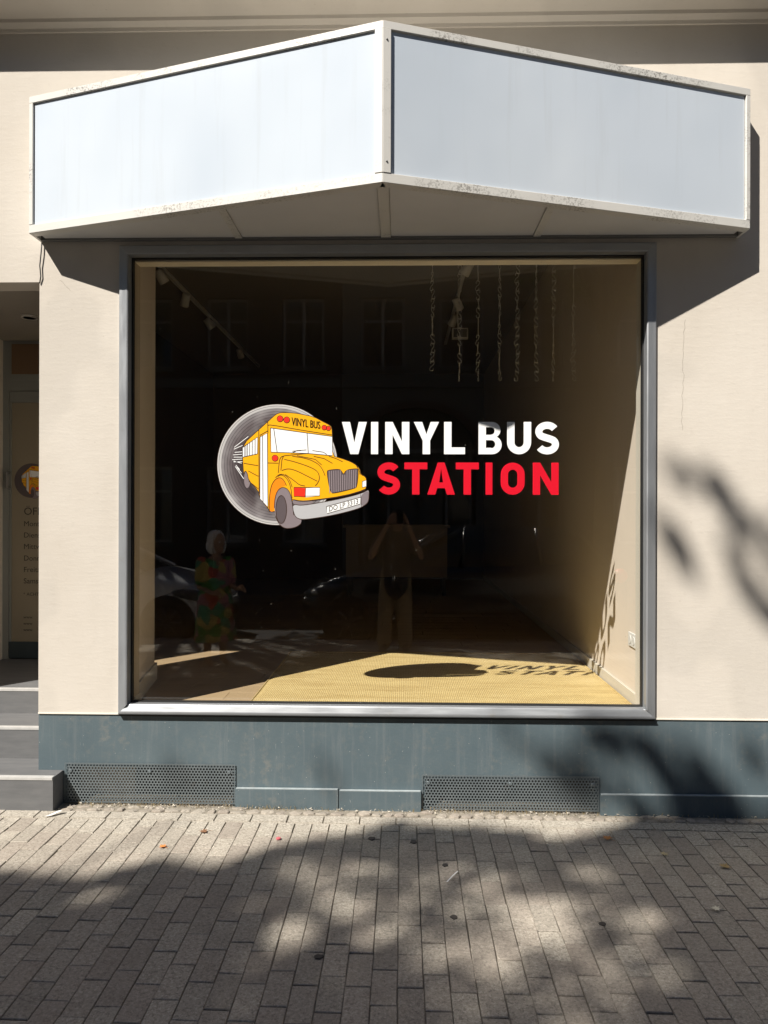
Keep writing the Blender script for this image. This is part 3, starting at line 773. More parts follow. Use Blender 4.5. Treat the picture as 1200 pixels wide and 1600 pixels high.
# ---- entrance recess: steps, door
stp = thing('entrance_steps', (-2.6,0,0), 'dark slate entrance steps with pale nosings on the left edge', 'steps')
for (x0,x1,y0,y1,z0,z1) in ((-4.2,-1.963,-.128,.19,-.06,.178),(RX0,RX1,.19,.50,-.06,.366),(RX0,RX1,.50,1.47,-.06,.524)):
    if x1 > -2:
        s_ = MB().box(x0,x1,y0,.0,z0,z1).box(RX0,RX1,.0,y1,z0,z1).build('step', MT['step'], stp)
    else:
        s_ = MB().box(x0+.002,x1-.002,y0,y1,z0,z1).build('step', MT['step'], stp)
    MB().box(x0+.003,x1-.003,y0-.003,y0+.030,z1-.014,z1+.003).build('nosing', MT['nosing'], s_, bevel=.002)
dr = thing('shop_door', (-2.6,1.5,.524), 'grey framed shop door with beige film and opening hours, in the recess', 'door')
MB().wall([RX0,-3.075,-2.15,RX1],[.524,2.62,2.72,3.009],[(-3.075,-2.15,.524,2.62)],1.46,1.52).build('frame', MT['doorframe'], dr)
MB().wall([-3.06,-3.03,-2.2,-2.15],[2.70,2.73,2.985,3.0],[],1.452,1.459).build('transom_frame', MT['doorframe'], dr)
MB().box(-3.045,-2.19,1.446,1.4515,2.745,2.98).build('transom_pane', MT['transom'], dr)
lf = MB().wall([-3.072,-3.062,-2.20,-2.153],[.53,.655,2.53,2.615],[(-3.062,-2.20,.655,2.53)],1.47,1.515).build('leaf', MT['doorframe'], dr)
MB().box(-3.0615,-2.2005,1.485,1.492,.656,2.529).build('film_pane', MT['film'], dr)
MB().box(-3.071,-2.154,1.463,1.4695,.531,.66).build('kick_panel', MT['darkpanel'], dr)
MB().tube([(-3.068,1.462,1.86),(-3.068,1.42,1.86),(-3.068,1.42,1.98),(-3.068,1.462,1.98)], .012, 8).build('pull_handle', MT['greyplastic'], dr)
dl = thing('downlight', (-2.55,.75,RZ), 'small round downlight in the recess ceiling', 'lamp')
MB().lathe([(.055,-.012),(.055,-.001),(.04,-.001),(.04,-.012)], (-2.55,.75,RZ), 'z', 20).build('ring', MT['chrome'], dl)
MB().lathe([(.038,-.010),(.038,-.002)], (-2.55,.75,RZ), 'z', 20).build('lens', MT['whiteplastic'], dl)

# ---- perforated grilles over the cellar vents
def grille(x0, x1, z0, z1, label):
    g = thing('vent_grille', ((x0+x1)/2,-.004,z0), label, 'grille', 'perforated grilles over the cellar vents')
    p = .0180; r_ = .0066; cw = p; rh = p*math.sqrt(3)/2
    b = MB(); m_ = .0045
    nrow = int((z1-z0-2*m_)/rh); ncol = int((x1-x0-2*m_)/cw)
    ox = (x0+x1)/2-ncol*cw/2; oz = z0+m_
    Rh = p/math.sqrt(3)
    vs_ = []; fs = []
    for j in range(nrow):
        for i in range(ncol):
            cx = ox+cw*(i+.5+(.5 if j % 2 else 0)); cz = oz+rh*(j+.5)
            if cx > x1-m_: continue
            n0 = len(vs_)
            for k in range(6):
                a = R(30+60*k); vs_.append((cx+Rh*math.cos(a), -.0055, cz+Rh*math.sin(a)))
            for k in range(6):
                a = R(30+60*k); vs_.append((cx+r_*math.cos(a), -.0055, cz+r_*math.sin(a)))
            for k in range(6):
                a = R(30+60*k); vs_.append((cx+r_*math.cos(a), -.0035, cz+r_*math.sin(a)))
            for k in range(6):
                q = (k+1) % 6
                fs += [(n0+k,n0+q,n0+6+q,n0+6+k),(n0+6+k,n0+6+q,n0+12+q,n0+12+k)]
    me = bpy.data.meshes.new('perforated_sheet'); me.from_pydata(vs_, [], fs)
    link('perforated_sheet', me, MT['grille'], g)
    e = MB()
    for q in ((x0,x1,z0,z0+m_),(x0,x1,z1-m_,z1),(x0,x0+m_,z0+m_,z1-m_),(x1-m_,x1,z0+m_,z1-m_)): e.box(q[0],q[1],-.0062,-.0045,q[2],q[3])
    e.build('sheet_edge', MT['grille'], g)
    for x in (x0+.035,x1-.035,(x0+x1)/2):
        MB().lathe([(.009,-.0105),(.011,-.008),(.011,-.0062)], (x,0,z1-.045), 'y', 12).build('screw', MT['grille'], g)
grille(-1.952,-.960,-.006,.222,'perforated metal vent grille beside the entrance steps')
grille(.117,1.124,-.022,.176,'perforated metal vent grille under the right half of the window')

# ================================================================== CANOPY SIGN BOX
can = thing('sign_box', (-.1,0,3.24), 'blank white illuminated sign box with a pointed front above the window', 'sign')
BLp, FLp, APp, FRp, BRp = (-2.10,0.0), (-2.10,-.145), (-.098,-.756), (1.90,-.145), (1.90,0.0)
Z0, Z1 = 3.238, 4.004
def inset(p, q, d):
    """shift the segment p-q to its inner side"""
    v = Vector((q[0]-p[0], q[1]-p[1])).normalized(); n_ = Vector((-v.y, v.x))
    return (p[0]+n_.x*d, p[1]+n_.y*d), (q[0]+n_.x*d, q[1]+n_.y*d)
core = [(-2.085,-.001),(-2.085,-.128),(-.098,-.734),(1.885,-.128),(1.885,-.001)]
MB().prism(core, Z0+.055, Z1-.02).build('box_body', MT['signframe'], can)
def lerp(p, q, t): return (p[0]+(q[0]-p[0])*t, p[1]+(q[1]-p[1])*t)
def rail(p, q, z0, z1, out, inn, name):
    a, b = inset(p, q, -out); c, d = inset(p, q, inn)
    MB().hexa([(a[0],a[1],z0),(b[0],b[1],z0),(d[0],d[1],z0),(c[0],c[1],z0)],[(a[0],a[1],z1),(b[0],b[1],z1),(d[0],d[1],z1),(c[0],c[1],z1)]).build(name, MT['signframe'], can, bevel=.002, seg=1)
for p, q in ((FLp,APp),(APp,FRp)):
    lt = Vector((q[0]-p[0],q[1]-p[1])).length
    rail(p, q, Z1-.038, Z1, .0, .06, 'top_rail'); rail(p, q, Z0, Z0+.046, .0, .055, 'bottom_rail')
    # face panel, set back behind the rails
    e0, e1 = (.030/lt, 1-.040/lt) if p is FLp else (.040/lt, 1-.030/lt)
    pp, qq = lerp(p,q,e0), lerp(p,q,e1)
    a, b = inset(pp, qq, .012); c, d = inset(pp, qq, .018)
    pn = MB().hexa([(a[0],a[1],Z0+.047),(b[0],b[1],Z0+.047),(d[0],d[1],Z0+.047),(c[0],c[1],Z0+.047)],
                   [(a[0],a[1],Z1-.040),(b[0],b[1],Z1-.040),(d[0],d[1],Z1-.040),(c[0],c[1],Z1-.040)]).build('face_panel', MT['acrylic'], can)
    # rib of the angled centre post / end post on this face
    t0, t1 = (0.0, .026/lt) if p is FLp else (1-.026/lt, 1.0)
    a, b = lerp(p,q,t0), lerp(p,q,t1); a1, b1 = inset(a,b,-.001); c, d = inset(a,b,.03)
    MB().hexa([(a1[0],a1[1],Z0+.0465),(b1[0],b1[1],Z0+.0465),(d[0],d[1],Z0+.0465),(c[0],c[1],Z0+.0465)],
              [(a1[0],a1[1],Z1-.0385),(b1[0],b1[1],Z1-.0385),(d[0],d[1],Z1-.0385),(c[0],c[1],Z1-.0385)]).build('end_post', MT['signframe'], can, bevel=.002, seg=1)
    t0, t1 = (1-.040/lt, 1.0) if p is FLp else (0.0, .040/lt)
    a, b = lerp(p,q,t0), lerp(p,q,t1); a1, b1 = inset(a,b,-.003); c, d = inset(a,b,.02)
    cp = MB().hexa([(a1[0],a1[1],Z0+.0465),(b1[0],b1[1],Z0+.0465),(d[0],d[1],Z0+.0465),(c[0],c[1],Z0+.0465)],
              [(a1[0],a1[1],Z1-.0385),(b1[0],b1[1],Z1-.0385),(d[0],d[1],Z1-.0385),(c[0],c[1],Z1-.0385)]).build('centre_post', MT['signframe'], can, bevel=.0015, seg=1)
    if p is APp:
        for z in (Z0+.10, Z1-.09):
            c0 = lerp(p,q,.020/lt)
            MB().ball((c0[0],c0[1]-.004,z), .005, 8, 6).build('screw', MT['greyplastic'], cp)
for x in (-2.10,1.90):
    s_ = 1 if x < 0 else -1
    MB().box(min(x,x+s_*.014),max(x,x+s_*.014),-.143,-.001,Z0+.001,Z1-.001).build('end_plate', MT['signframe'], can)
# soffit: panels between ribs
def front_y(x):
    return FLp[1]+(x-FLp[0])/(APp[0]-FLp[0])*(APp[1]-FLp[1]) if x < APp[0] else FRp[1]+(x-FRp[0])/(APp[0]-FRp[0])*(APp[1]-FRp[1])
edges = [-2.06,-.962,-.918,-.128,-.068,.735,.779,1.86]
for i in (0,2,4,6):
    a, b = edges[i], edges[i+1]
    MB().prism([(a,front_y(a)+.062),(b,front_y(b)+.062),(b,-.035),(a,-.035)], Z0+.012, Z0+.016).build('soffit_panel', MT['soffit'], can)
for a, b in ((edges[1]+.002,edges[2]-.002),(edges[3]+.002,edges[4]-.002),(edges[5]+.002,edges[6]-.002)):
    fa, fb = front_y(a)+.062, front_y(b)+.062
    poly = [(a,fa),(b,fb),(b,-.036),(a,-.036)] if abs(a+.098) > .1 else [(a,fa),(-.098,front_y(-.098)+.062),(b,fb),(b,-.036),(a,-.036)]
    MB().prism(poly, Z0+.004, Z0+.013).build('soffit_rib', MT['signframe'], can)
MB().box(-2.085,1.885,-.034,-.004,Z0+.002,Z0+.05).build('wall_rail', MT['greyplastic'], can)
cb = thing('cable', (-2.095,-.01,3.02), 'thin black cable hanging from the left end of the sign box', 'cable')
MB().tube([(-2.09,-.012,3.25),(-2.094,-.014,3.18),(-2.103,-.012,3.10),(-2.098,-.010,3.04),(-2.106,-.006,3.0)], .0035, 6).build('wire', MT['black'], cb, smooth=True)

# ================================================================== WINDOW STICKERS
def round_off(p, closed=False, it=2):
    for _ in range(it):
        q = [] if closed else [p[0]]
        for i in range(len(p) if closed else len(p)-1):
            a, b = p[i], p[(i+1) % len(p)]
            q += [(a[0]*.75+b[0]*.25, a[1]*.75+b[1]*.25), (a[0]*.25+b[0]*.75, a[1]*.25+b[1]*.75)]
        p = q if closed else q+[p[-1]]
    return p
def bus_logo(cx, cz, s, y0, parent, small=False, dy=-.00005):
    """round record with a school bus driving out of it; s metres per tracing unit"""
    T = lambda p: (cx+(p[0]-451)*s, cz-(p[1]-509)*s)
    TT = lambda ps: [T(p) for p in ps]
    lay = [y0]
    def nxt(): lay[0] += dy; return lay[0]
    def area(name, mat, *loops):
        q = Print()
        for lp in loops: q.area(TT(round_off(lp, True) if name in ('wheel_arch','front_wheel','bumper','bumper_end','grille','underside') else lp))
        return q.build(name, nxt(), mat, parent)
    def circ(c, r_, rz_=None, n_=28): return [(c[0]+r_*math.cos(2*math.pi*i/n_), c[1]+(rz_ or r_)*math.sin(2*math.pi*i/n_)) for i in range(n_)]
    pr = Print(); pr.area(TT(circ((451,509),379,n_=72)))
    pr.build('record', nxt(), MT['record'] if not small else MT['hub'], parent, origin=(cx, cz))
    Print().line(TT(circ((451,509),379,n_=72)), 2.4*s, True).build('outline', nxt(), MT['line'], parent)
    if not small:
        q = Print()
        for a, b in (((180,400),(268,332)),((178,412),(232,388)),((182,432),(230,428)),((172,448),(228,444)),((176,462),(232,462)),((168,478),(230,474)),
                     ((176,492),(232,490)),((190,512),(214,540)),((176,486),(226,500)),((186,520),(240,598)),((196,524),(226,562))):
            L = TT([a, b]); q.line(L, .0035)
        q.build('speed_lines', nxt(), MT['white'], parent)
        area('rear_wheel', MT['tyre'], circ((262,600),20,56))
    body = [(232,384),(334,290),(390,240),(440,194),(462,185),(480,182),(560,185),(600,192),(681,209),(735,238),(780,261),(793,275),(797,331),(798,455),(852,468),(915,491),(946,510),
            (969,533),(977,572),(1000,580),(1012,599),(1010,646),(1005,664),(870,704),(676,731),(600,737),(545,725),(500,800),(402,804),(396,784),(340,718),(332,670),(272,612),(262,560),(248,545),(240,576),(232,464)]
    body = round_off(body, True, 1)
    area('bus_body', MT['yellow'], body)
    Print().line(TT(body), 4.2*s, True).build('outline', nxt(), MT['line'], parent)
    area('wheel_arch', MT['orange'], [(402,803),(400,740),(410,650),(430,610),(455,590),(480,592),(500,618),(509,640),(470,652),(445,680),(434,730),(434,803)])
    area('underside', MT['tyre'], [(545,727),(600,737),(676,731),(676,755),(600,762),(552,758)])
    area('windscreen', MT['white'], [(408,278),(600,305),(795,331),(797,452),(640,438),(411,430)])
    area('bus_door', MT['white'], [(342,334),(388,310),(393,774),(342,720)])
    area('side_window', MT['white'], [(234,400),(327,335),(326,441),(234,460)])
    area('front_wheel', MT['tyre'], [(433,780),(436,720),(452,672),(478,650),(510,655),(533,685),(545,740),(556,825),(605,848),(602,878),(572,900),(522,910),(490,904),(460,878),(440,830)])
    area('wheel_hub', MT['hub'], circ((477,790),34,88))
    area('bumper', MT['bumper'], [(550,768),(560,757),(600,765),(700,750),(850,722),(975,690),(1022,666),(1028,682),(1026,735),(1008,758),(960,785),(800,826),(640,851),(595,851),(566,836),(553,800)])
    area('bumper_end', MT['bumperdark'], [(976,694),(1022,670),(1027,684),(1025,735),(1007,757),(980,772)])
    area('number_plate', MT['white'], [(762,771),(975,712),(972,755),(765,815)])
    area('grille', MT['hub'], [(762,550),(775,542),(842,535),(856,550),(868,572),(884,540),(950,532),(960,540),(957,600),(950,645),(940,656),(805,689),(790,682),(776,640)])
    area('indicator', MT['lamp'], [(557,651),(630,656),(628,713),(557,707)])
    area('headlamp', MT['white'], [(632,656),(719,651),(718,704),(630,713)]); area('headlamp', MT['white'], [(985,613),(1011,605),(1011,645),(985,650)])
    for c, r_ in (((468,221),19),((510,228),19),((746,276),15),((772,281),14),((437,468),19)):
        area('warning_lamp', MT['lamp'], circ(c, r_, n_=18))
    q = Print(); wl = 3.7*s
    def ln(ps, k=1.0):
        if len(ps) >= 4 and ps[0] != ps[-1] and (411,430) not in ps and (327,335) not in ps: ps = round_off(ps)
        elif ps[0] == ps[-1] and len(ps) > 8: ps = round_off(ps[:-1], True); ps = ps+ps[:1]
        q.line(TT(ps), wl*k)
    for c, r_ in (((468,221),19),((510,228),19),((746,276),15),((772,281),14),((437,468),19)): q.line(TT(circ(c, r_, n_=18)), wl, True)
    q.line(TT(circ((477,790),34,88)), wl, True)
    for ps in ([(390,262),(410,258),(600,292),(795,322)],[(408,278),(600,305),(795,331)],[(408,278),(411,430),(640,438),(797,452)],[(428,280),(450,430)],[(638,312),(646,438)],
               [(334,290),(337,690)],[(342,334),(388,310),(393,780)],[(342,334),(342,720)],[(358,326),(362,742)],[(234,400),(327,335),(326,441),(234,462)],[(240,500),(330,515)],[(268,548),(332,582)],
               [(272,612),(332,660)],[(390,240),(392,310)],[(340,325),(392,296)],[(393,498),(458,499)],
               [(458,560),(462,500),(470,462),(495,452),(540,448),(640,438)],[(474,545),(480,480),(490,455)],[(495,475),(560,490),(650,520),(700,545),(716,575),(716,605),(700,632),(690,640)],
               [(480,545),(520,532),(570,545),(640,580),(703,612)],[(455,582),(475,570),(510,590),(535,640),(545,720)],[(440,590),(470,565),(505,575),(530,605),(545,650)],[(502,570),(560,610),(590,636),(626,642)],
               [(545,455),(640,470),(705,500),(735,535),(752,578)],[(575,452),(690,475),(730,510)],[(680,456),(745,470),(798,500)],[(775,455),(820,470),(862,490)],[(946,510),(965,545),(972,572)],
               [(540,438),(575,420),(635,416)],[(545,424),(600,420)],[(672,420),(740,430),(762,444)],[(557,651),(719,651),(718,704),(557,707),(557,651)],[(630,656),(628,712)],[(985,613),(1011,605),(1011,645),(985,650),(985,613)],
               [(550,768),(560,757),(600,765),(700,750),(850,722),(975,690),(1022,666)],[(553,800),(566,836),(595,851),(640,851),(800,826),(960,785),(1008,758),(1026,735),(1028,682)],
               [(762,771),(975,712),(972,755),(765,815),(762,771)],[(540,725),(600,740),(676,734),(870,707),(1005,667)],[(433,780),(436,720),(452,672),(478,650),(510,655),(533,685),(545,740),(556,825)],
               [(440,830),(460,878),(490,904),(522,910),(572,900),(602,878)],[(402,803),(400,740),(410,650),(430,610),(455,590),(480,592),(500,618),(509,640)],[(976,694),(980,772)],
               [(762,550),(775,542),(842,535),(856,550),(868,572),(884,540),(950,532),(960,540),(957,600),(950,645),(940,656),(805,689),(790,682),(776,640),(762,550)]):
        ln(ps)
    for x in (246,254,264,277,293,311): ln([(x,400-(x-234)*.70),(x,460-(x-234)*.2)], .9)
    q.build('outline', nxt(), MT['line'], parent)
    if not small:
        q = Print()
        for i in range(13):
            x = 778+i*14
            zt = 548-(x-762)*.05; zb = 686-(x-800)*.20
            if 850 < x < 888: zt = 572
            q.line(TT([(x,zt),(x+ (6-i)*.6,zb-3)]), 4.0*s)
        q.build('grille_bar', nxt(), MT['grillebar'], parent)
        # lettering over the windscreen
        v_, f_ = TEXT['VINYL BUS']; xm = max(a for a, b in v_); q = Print()
        for ox in (-.006, .006): q.raw([T((541+(a/xm+ox)*180, 262+(a/xm)*22 - b*(74-8*a/xm))) for a, b in v_], f_)
        q.build('roof_lettering', nxt(), MT['line'], parent)
        v_, f_ = TEXT['DO LP 3313']; xm = max(a for a, b in v_); q = Print()
        q.raw([T((775+(a/xm)*185, 803-(a/xm)*51 - b*45)) for a, b in v_], f_)
        q.build('plate_lettering', nxt(), MT['line'], parent)

SP = (D+GY)/1160                                            # metres per photo unit at the pane
gx = lambda px: (px-629.2)*SP
gzv = lambda py: H+(801.0-py)*SP
lg = thing('bus_sticker', (gx(432.75),GY,gzv(727.25)), 'round sticker of a yellow school bus bursting out of a vinyl record', 'sticker')
bus_logo(gx(432.75), gzv(727.25), SP/4, GY-.0006, lg)
def word(label, mat, top, bot, letters, origin_px, sc_):
    z0, z1 = gzv(620+bot/sc_), gzv(620+top/sc_); hgt = z1-z0
    xl = gx(520+letters[0][1]/sc_)
    w_ = thing('window_lettering', (xl,GY,z0), label, 'lettering', 'lettering on the show window')
    for chh, a, b in letters:
        xa, xb = gx(520+a/sc_), gx(520+b/sc_); wd = (xb-xa)/hgt
        q = Print(); v_, f_ = fill2d([[(xa+u*hgt, z0+v*hgt) for u, v in lp] for lp in glyph(chh, wd)])
        q.raw(v_, f_); q.build('letter', GY-.0008, MT[mat], w_)
word('white capital lettering VINYL BUS on the pane', 'white', 127, 286, [('V',45,168),('I',189,224),('N',259,378),('Y',400,524),('L',549,652),('B',718,832),('U',858,976),('S',995,1113)], 0, 3.158)
word('red capital lettering STATION on the pane', 'red', 327, 485, [('S',220,334),('T',354,467),('A',467,603),('T',607,720),('I',753,787),('O',827,945),('N',984,1111)], 0, 3.158)
# print on the door film
bus_logo(-2.905, 1.68+.238, .134/379, 1.484, dr, True)
def dtext(st_, x, z, capz):
    v_, f_ = TEXT[st_]; q = Print(); k_ = capz/.72
    q.raw([(x+a*k_, z+b*k_) for a, b in v_], f_); q.build('door_text', 1.4835, MT['text'], dr)
dz = lambda py: H+(800-py)/1160*(D+1.4835)
dx0 = (30-629)/1160*(D+1.4835)
dtext('\u00d6FFNUNGSZEITEN', dx0, dz(806), .060)
for d_, py in zip(DAYS, (824,842,860,878.5,896.5,914.5)): dtext(d_, dx0, dz(py), .042)
dtext('* ACHTUNG', dx0, dz(934), .026)
for py in (970,980,990): dtext('www.', dx0, dz(py), .024)

# ================================================================== LITTER
def leaf(px, py, ln_, rot, c, label):
    Z = 1.70*1160/(py-801); x = (px-629)/1160*Z; y = Z-D
    z = gz(x)+.006
    t = thing('fallen_leaf', (x,y,z), label, 'leaf', 'fallen leaves on the paving')
    pts = [(0,-.5),(.08,-.28),(.42,-.36),(.30,-.12),(.55,.08),(.24,.12),(.26,.34),(.10,.26),(0,.55),(-.10,.26),(-.26,.34),(-.24,.12),(-.55,.08),(-.30,-.12),(-.42,-.36),(-.08,-.28)]
    cr_, sr = math.cos(rot), math.sin(rot)
    vs_ = [(x,y,z+.003)]+[(x+ln_*(u*cr_-v*sr), y+ln_*(u*sr+v*cr_), z+.002+ln_*.35*(u*u+v*v)*random.uniform(.3,1)) for u, v in pts]
    b = MB().add(vs_, [(0,1+i,1+(i+1)%16) for i in range(16)])
    b.build('blade', plain('leaf_'+str(px), c, .75, 0, .25, 60), t)
    MB().tube([(x+ln_*.5*sr, y-ln_*.5*cr_, z+.003),(x+ln_*.95*sr, y-ln_*.95*cr_, z+.004)], .0008, 5).build('stalk', plain('stalk_'+str(px), c, .8), t)
leaf(948,1305,.055,.6,(.45,.20,.06),'small orange-brown leaf on the paving below the right vent grille')
leaf(1036,1328,.045,2.1,(.42,.35,.20),'pale tan leaf on the shaded paving by the right skirting')
leaf(1129,1345,.055,-.7,(.36,.25,.10),'ochre leaf lying farthest right on the paving')
leaf(1115,1411,.042,1.2,(.70,.66,.52),'whitish curled leaf out on the right paving')
leaf(253,1333,.040,1.0,(.55,.20,.05),'orange leaf on sunlit paving left of centre')
leaf(510,1259,.045,.2,(.62,.33,.08),'bright orange leaf against the skirting under the window')
leaf(318,1308,.050,1.7,(.20,.10,.05),'dark curled leaf in a paving joint below the left grille')
def gpt(px, py):
    Z = 1.70*1160/(py-801); x = (px-629)/1160*Z; return x, Z-D, gz(x)
x, y, z = gpt(82,1285)
t = thing('paper_scrap', (x,y,z), 'torn white paper scrap on the sunny paving near the steps', 'paper')
MB().add([(x-.045,y-.035,z+.006),(x-.01,y-.028,z+.010),(x+.035,y+.012,z+.022),(x+.042,y+.03,z+.012),(x+.008,y+.022,z+.016),(x-.02,y-.006,z+.008)], [(0,1,5),(1,2,4,5),(2,3,4)]).build('sheet', MT['paper'], t)
x, y, z = gpt(709,1370)
t = thing('plastic_strip', (x,y,z), 'narrow clear-white plastic strip lying on the paving in the centre', 'litter')
MB().add([(x-.033,y-.05,z+.006),(x-.027,y-.052,z+.006),(x+.004,y-.005,z+.013),(x-.002,y-.002,z+.013),(x+.030,y+.05,z+.007),(x+.024,y+.052,z+.007)], [(0,1,2,3),(3,2,4,5)]).build('strip', MT['paper'], t)
x, y, z = gpt(436,1316)
t = thing('bottle_cap', (x,y,z), 'flattened pink-red scrap on the paving below the window', 'litter')
MB().lathe([(.013,.004),(.0125,.008),(.010,.0095)], (x,y,z), 'z', 12).build('cap', plain('pink_scrap',(.55,.12,.14),.5), t)
for px, py, r_, lb in ((583,1312,.020,'dark flat chewing gum spot left of the straight paving column'),(648,1316,.018,'dark round gum spot on the middle paving'),(697,1351,.016,'gum spot just above the plastic strip'),
                       (711,1432,.017,'brown gum spot below the plastic strip'),(500,1499,.018,'gum spot on the lower paving left of centre'),(941,1437,.016,'gum spot on the right paving')):
    x, y, z = gpt(px, py)
    t = thing('gum_spot', (x,y,z), lb, 'stain', 'old chewing gum on the paving')
    pts = [(x+r_*math.cos(a)*random.uniform(.7,1.1), y+r_*math.sin(a)*random.uniform(.7,1.1)) for a in [2*math.pi*i/11 for i in range(11)]]
    MB().prism(pts, z+.001, z+.0042).build('gum', plain('gum',(.045,.038,.034),.8), t)

# ================================================================== ACROSS THE STREET (seen in the pane, shades the scene)
FY = -14.0
def far_building(x0, x1, hgt, m, label, floors, wins, gate=None, gable=False):
    b = thing('town_house', ((x0+x1)/2, FY, 0), label, 'building', 'houses across the street')
    holes = []; zs = [-.2, hgt]; xs_ = [x0, x1]
    for zz, wh in floors:
        for wx, ww in wins:
            if gate and zz < 4.4 and wx+ww > gate[0]-.2 and wx < gate[1]+.2: continue
            holes.append((wx, wx+ww, zz, zz+wh)); zs += [zz, zz+wh]; xs_ += [wx, wx+ww]
    gh = []
    if gate: gh = [(gate[0], gate[1], -.2, gate[2])]; zs += [gate[2]]; xs_ += [gate[0], gate[1]]
    MB().wall(xs_, zs, holes+gh, FY, FY-.35).build('wall', m, b)
    MB().box(x0,x1,FY-9,FY-.36,-.2,hgt-.02).build('rear_block', m, b)
    MB().box(x0-.0,x1+.0,FY-.3,FY+.28,hgt,hgt+.22).build('eaves', MT['farstone'], b)
    MB().add([(x0,FY+.3,hgt+.22),(x1,FY+.3,hgt+.22),(x1,FY-4.6,hgt+2.1),(x0,FY-4.6,hgt+2.1),(x0,FY-9,hgt+.22),(x1,FY-9,hgt+.22)],[(0,1,2,3),(3,2,5,4),(0,3,4),(1,5,2)]).build('roof', MT['farroof'], b)
    MB().box(x0,x1,FY,FY+.09,4.75,4.98).build('band_course', MT['farstone'], b)
    for a, c, z0, z1 in holes:
        f = MB().wall([a,a+.07,(a+c)/2-.035,(a+c)/2+.035,c-.07,c],[z0,z0+.07,z0+(z1-z0)*.66,z0+(z1-z0)*.66+.06,z1-.07,z1],
            [(a+.07,(a+c)/2-.035,z0+.07,z0+(z1-z0)*.66),((a+c)/2+.035,c-.07,z0+.07,z0+(z1-z0)*.66),(a+.07,(a+c)/2-.035,z0+(z1-z0)*.66+.06,z1-.07),((a+c)/2+.035,c-.07,z0+(z1-z0)*.66+.06,z1-.07)],FY-.14,FY-.2).build('window', MT['farframe'], b)
        MB().box(a+.02,c-.02,FY-.185,FY-.175,z0+.02,z1-.02).build('pane', MT['farglass'], f)
        MB().box(a-.08,c+.08,FY-.02,FY+.1,z0-.10,z0-.001).build('sill', MT['farstone'], f)
    if gate:
        a, c, zt = gate; cx = (a+c)/2; r_ = (c-a)/2; rise = 1.05; zs0 = zt-rise-.02
        arch = [(cx+r_*math.cos(R(t)), zs0+rise*math.sin(R(t))) for t in range(0, 181, 12)]
        sp = MB()                                           # spandrels above the arch
        for (p, q) in zip(arch, arch[1:]):
            sp.hexa([(p[0],FY-.02,p[1]),(q[0],FY-.02,q[1]),(q[0],FY-.02,zt),(p[0],FY-.02,zt)][::-1],[(p[0],FY-.3,p[1]),(q[0],FY-.3,q[1]),(q[0],FY-.3,zt),(p[0],FY-.3,zt)][::-1])
        sp.build('arch_spandrel', m, b)
        sr = MB()
        for (p, q) in zip(arch, arch[1:]):
            k = lambda v: (cx+(v[0]-cx)*1.12, zs0+(v[1]-zs0)*1.16)
            sr.hexa([(p[0],FY+.06,p[1]),(q[0],FY+.06,q[1]),(k(q)[0],FY+.06,k(q)[1]),(k(p)[0],FY+.06,k(p)[1])],[(p[0],FY-.02,p[1]),(q[0],FY-.02,q[1]),(k(q)[0],FY-.02,k(q)[1]),(k(p)[0],FY-.02,k(p)[1])])
        sr.build('arch_surround', MT['farroof'], b)
        g = MB().box(a,c,FY-.34,FY-.26,-.2,zt).build('gate', MT['fardoor'], b)
        for xx in (a+.1, cx-.75, cx+.70, c-.16): MB().box(xx,xx+.06,FY-.26,FY-.2,0,zs0+.25).build('gate_post', MT['farframe'], g)
        MB().box(a,c,FY-.26,FY-.19,zs0-.05,zs0+.05).build('gate_transom', MT['farframe'], g)
        for px0, px1 in ((cx-.62,cx-.05),(cx+.05,cx+.62)): MB().box(px0,px1,FY-.258,FY-.225,.3,zs0-.3).build('gate_panel', MT['farstone'], g)
        for s_ in (-1,1): MB().box(cx+s_*1.05-.24,cx+s_*1.05+.24,FY-.258,FY-.24,1.0,zs0-.2).build('side_light', MT['farglass'], g)
MT['farstone'] = plain('far_stone', (0.13,0.125,0.115), .85, 0, .15, 2)
MT['farroof'] = plain('far_roof_tiles', (0.09,0.055,0.045), .85, 0, .25, 6)
MT['farframe'] = plain('far_window_frame', (0.32,0.31,0.295), .6)
MT['fardoor'] = plain('far_gate_green', (0.045,0.05,0.045), .5)
brick = plain('far_dark_brick', (0.085,0.055,0.046), .9, 0, .3, 3)
rend = plain('far_grey_render', (0.15,0.142,0.13), .9, 0, .15, 1)
FL = [(.9,1.9),(5.25,1.75),(8.4,1.7),(11.1,1.4)]
far_building(-15.5,-1.52,8.7,brick,'dark brick town house reflected in the left of the pane',FL[:2],[(-14.4+i*1.9,1.05) for i in range(7)])
far_building(-1.50,13.5,13.6,rend,'grey town house with an arched gate reflected in the pane',FL,[(-1.05+i*1.95,1.1) for i in range(7)],(-1.09,1.83,4.28))
far_building(13.55,30,12.4,brick,'dark brick house farther right across the street',FL[:3],[(14.6+i*2.1,1.1) for i in range(7)])
far_building(-32,-15.55,12.8,rend,'grey rendered house farther left across the street',FL[:3],[(-31+i*2.1,1.1) for i in range(7)])

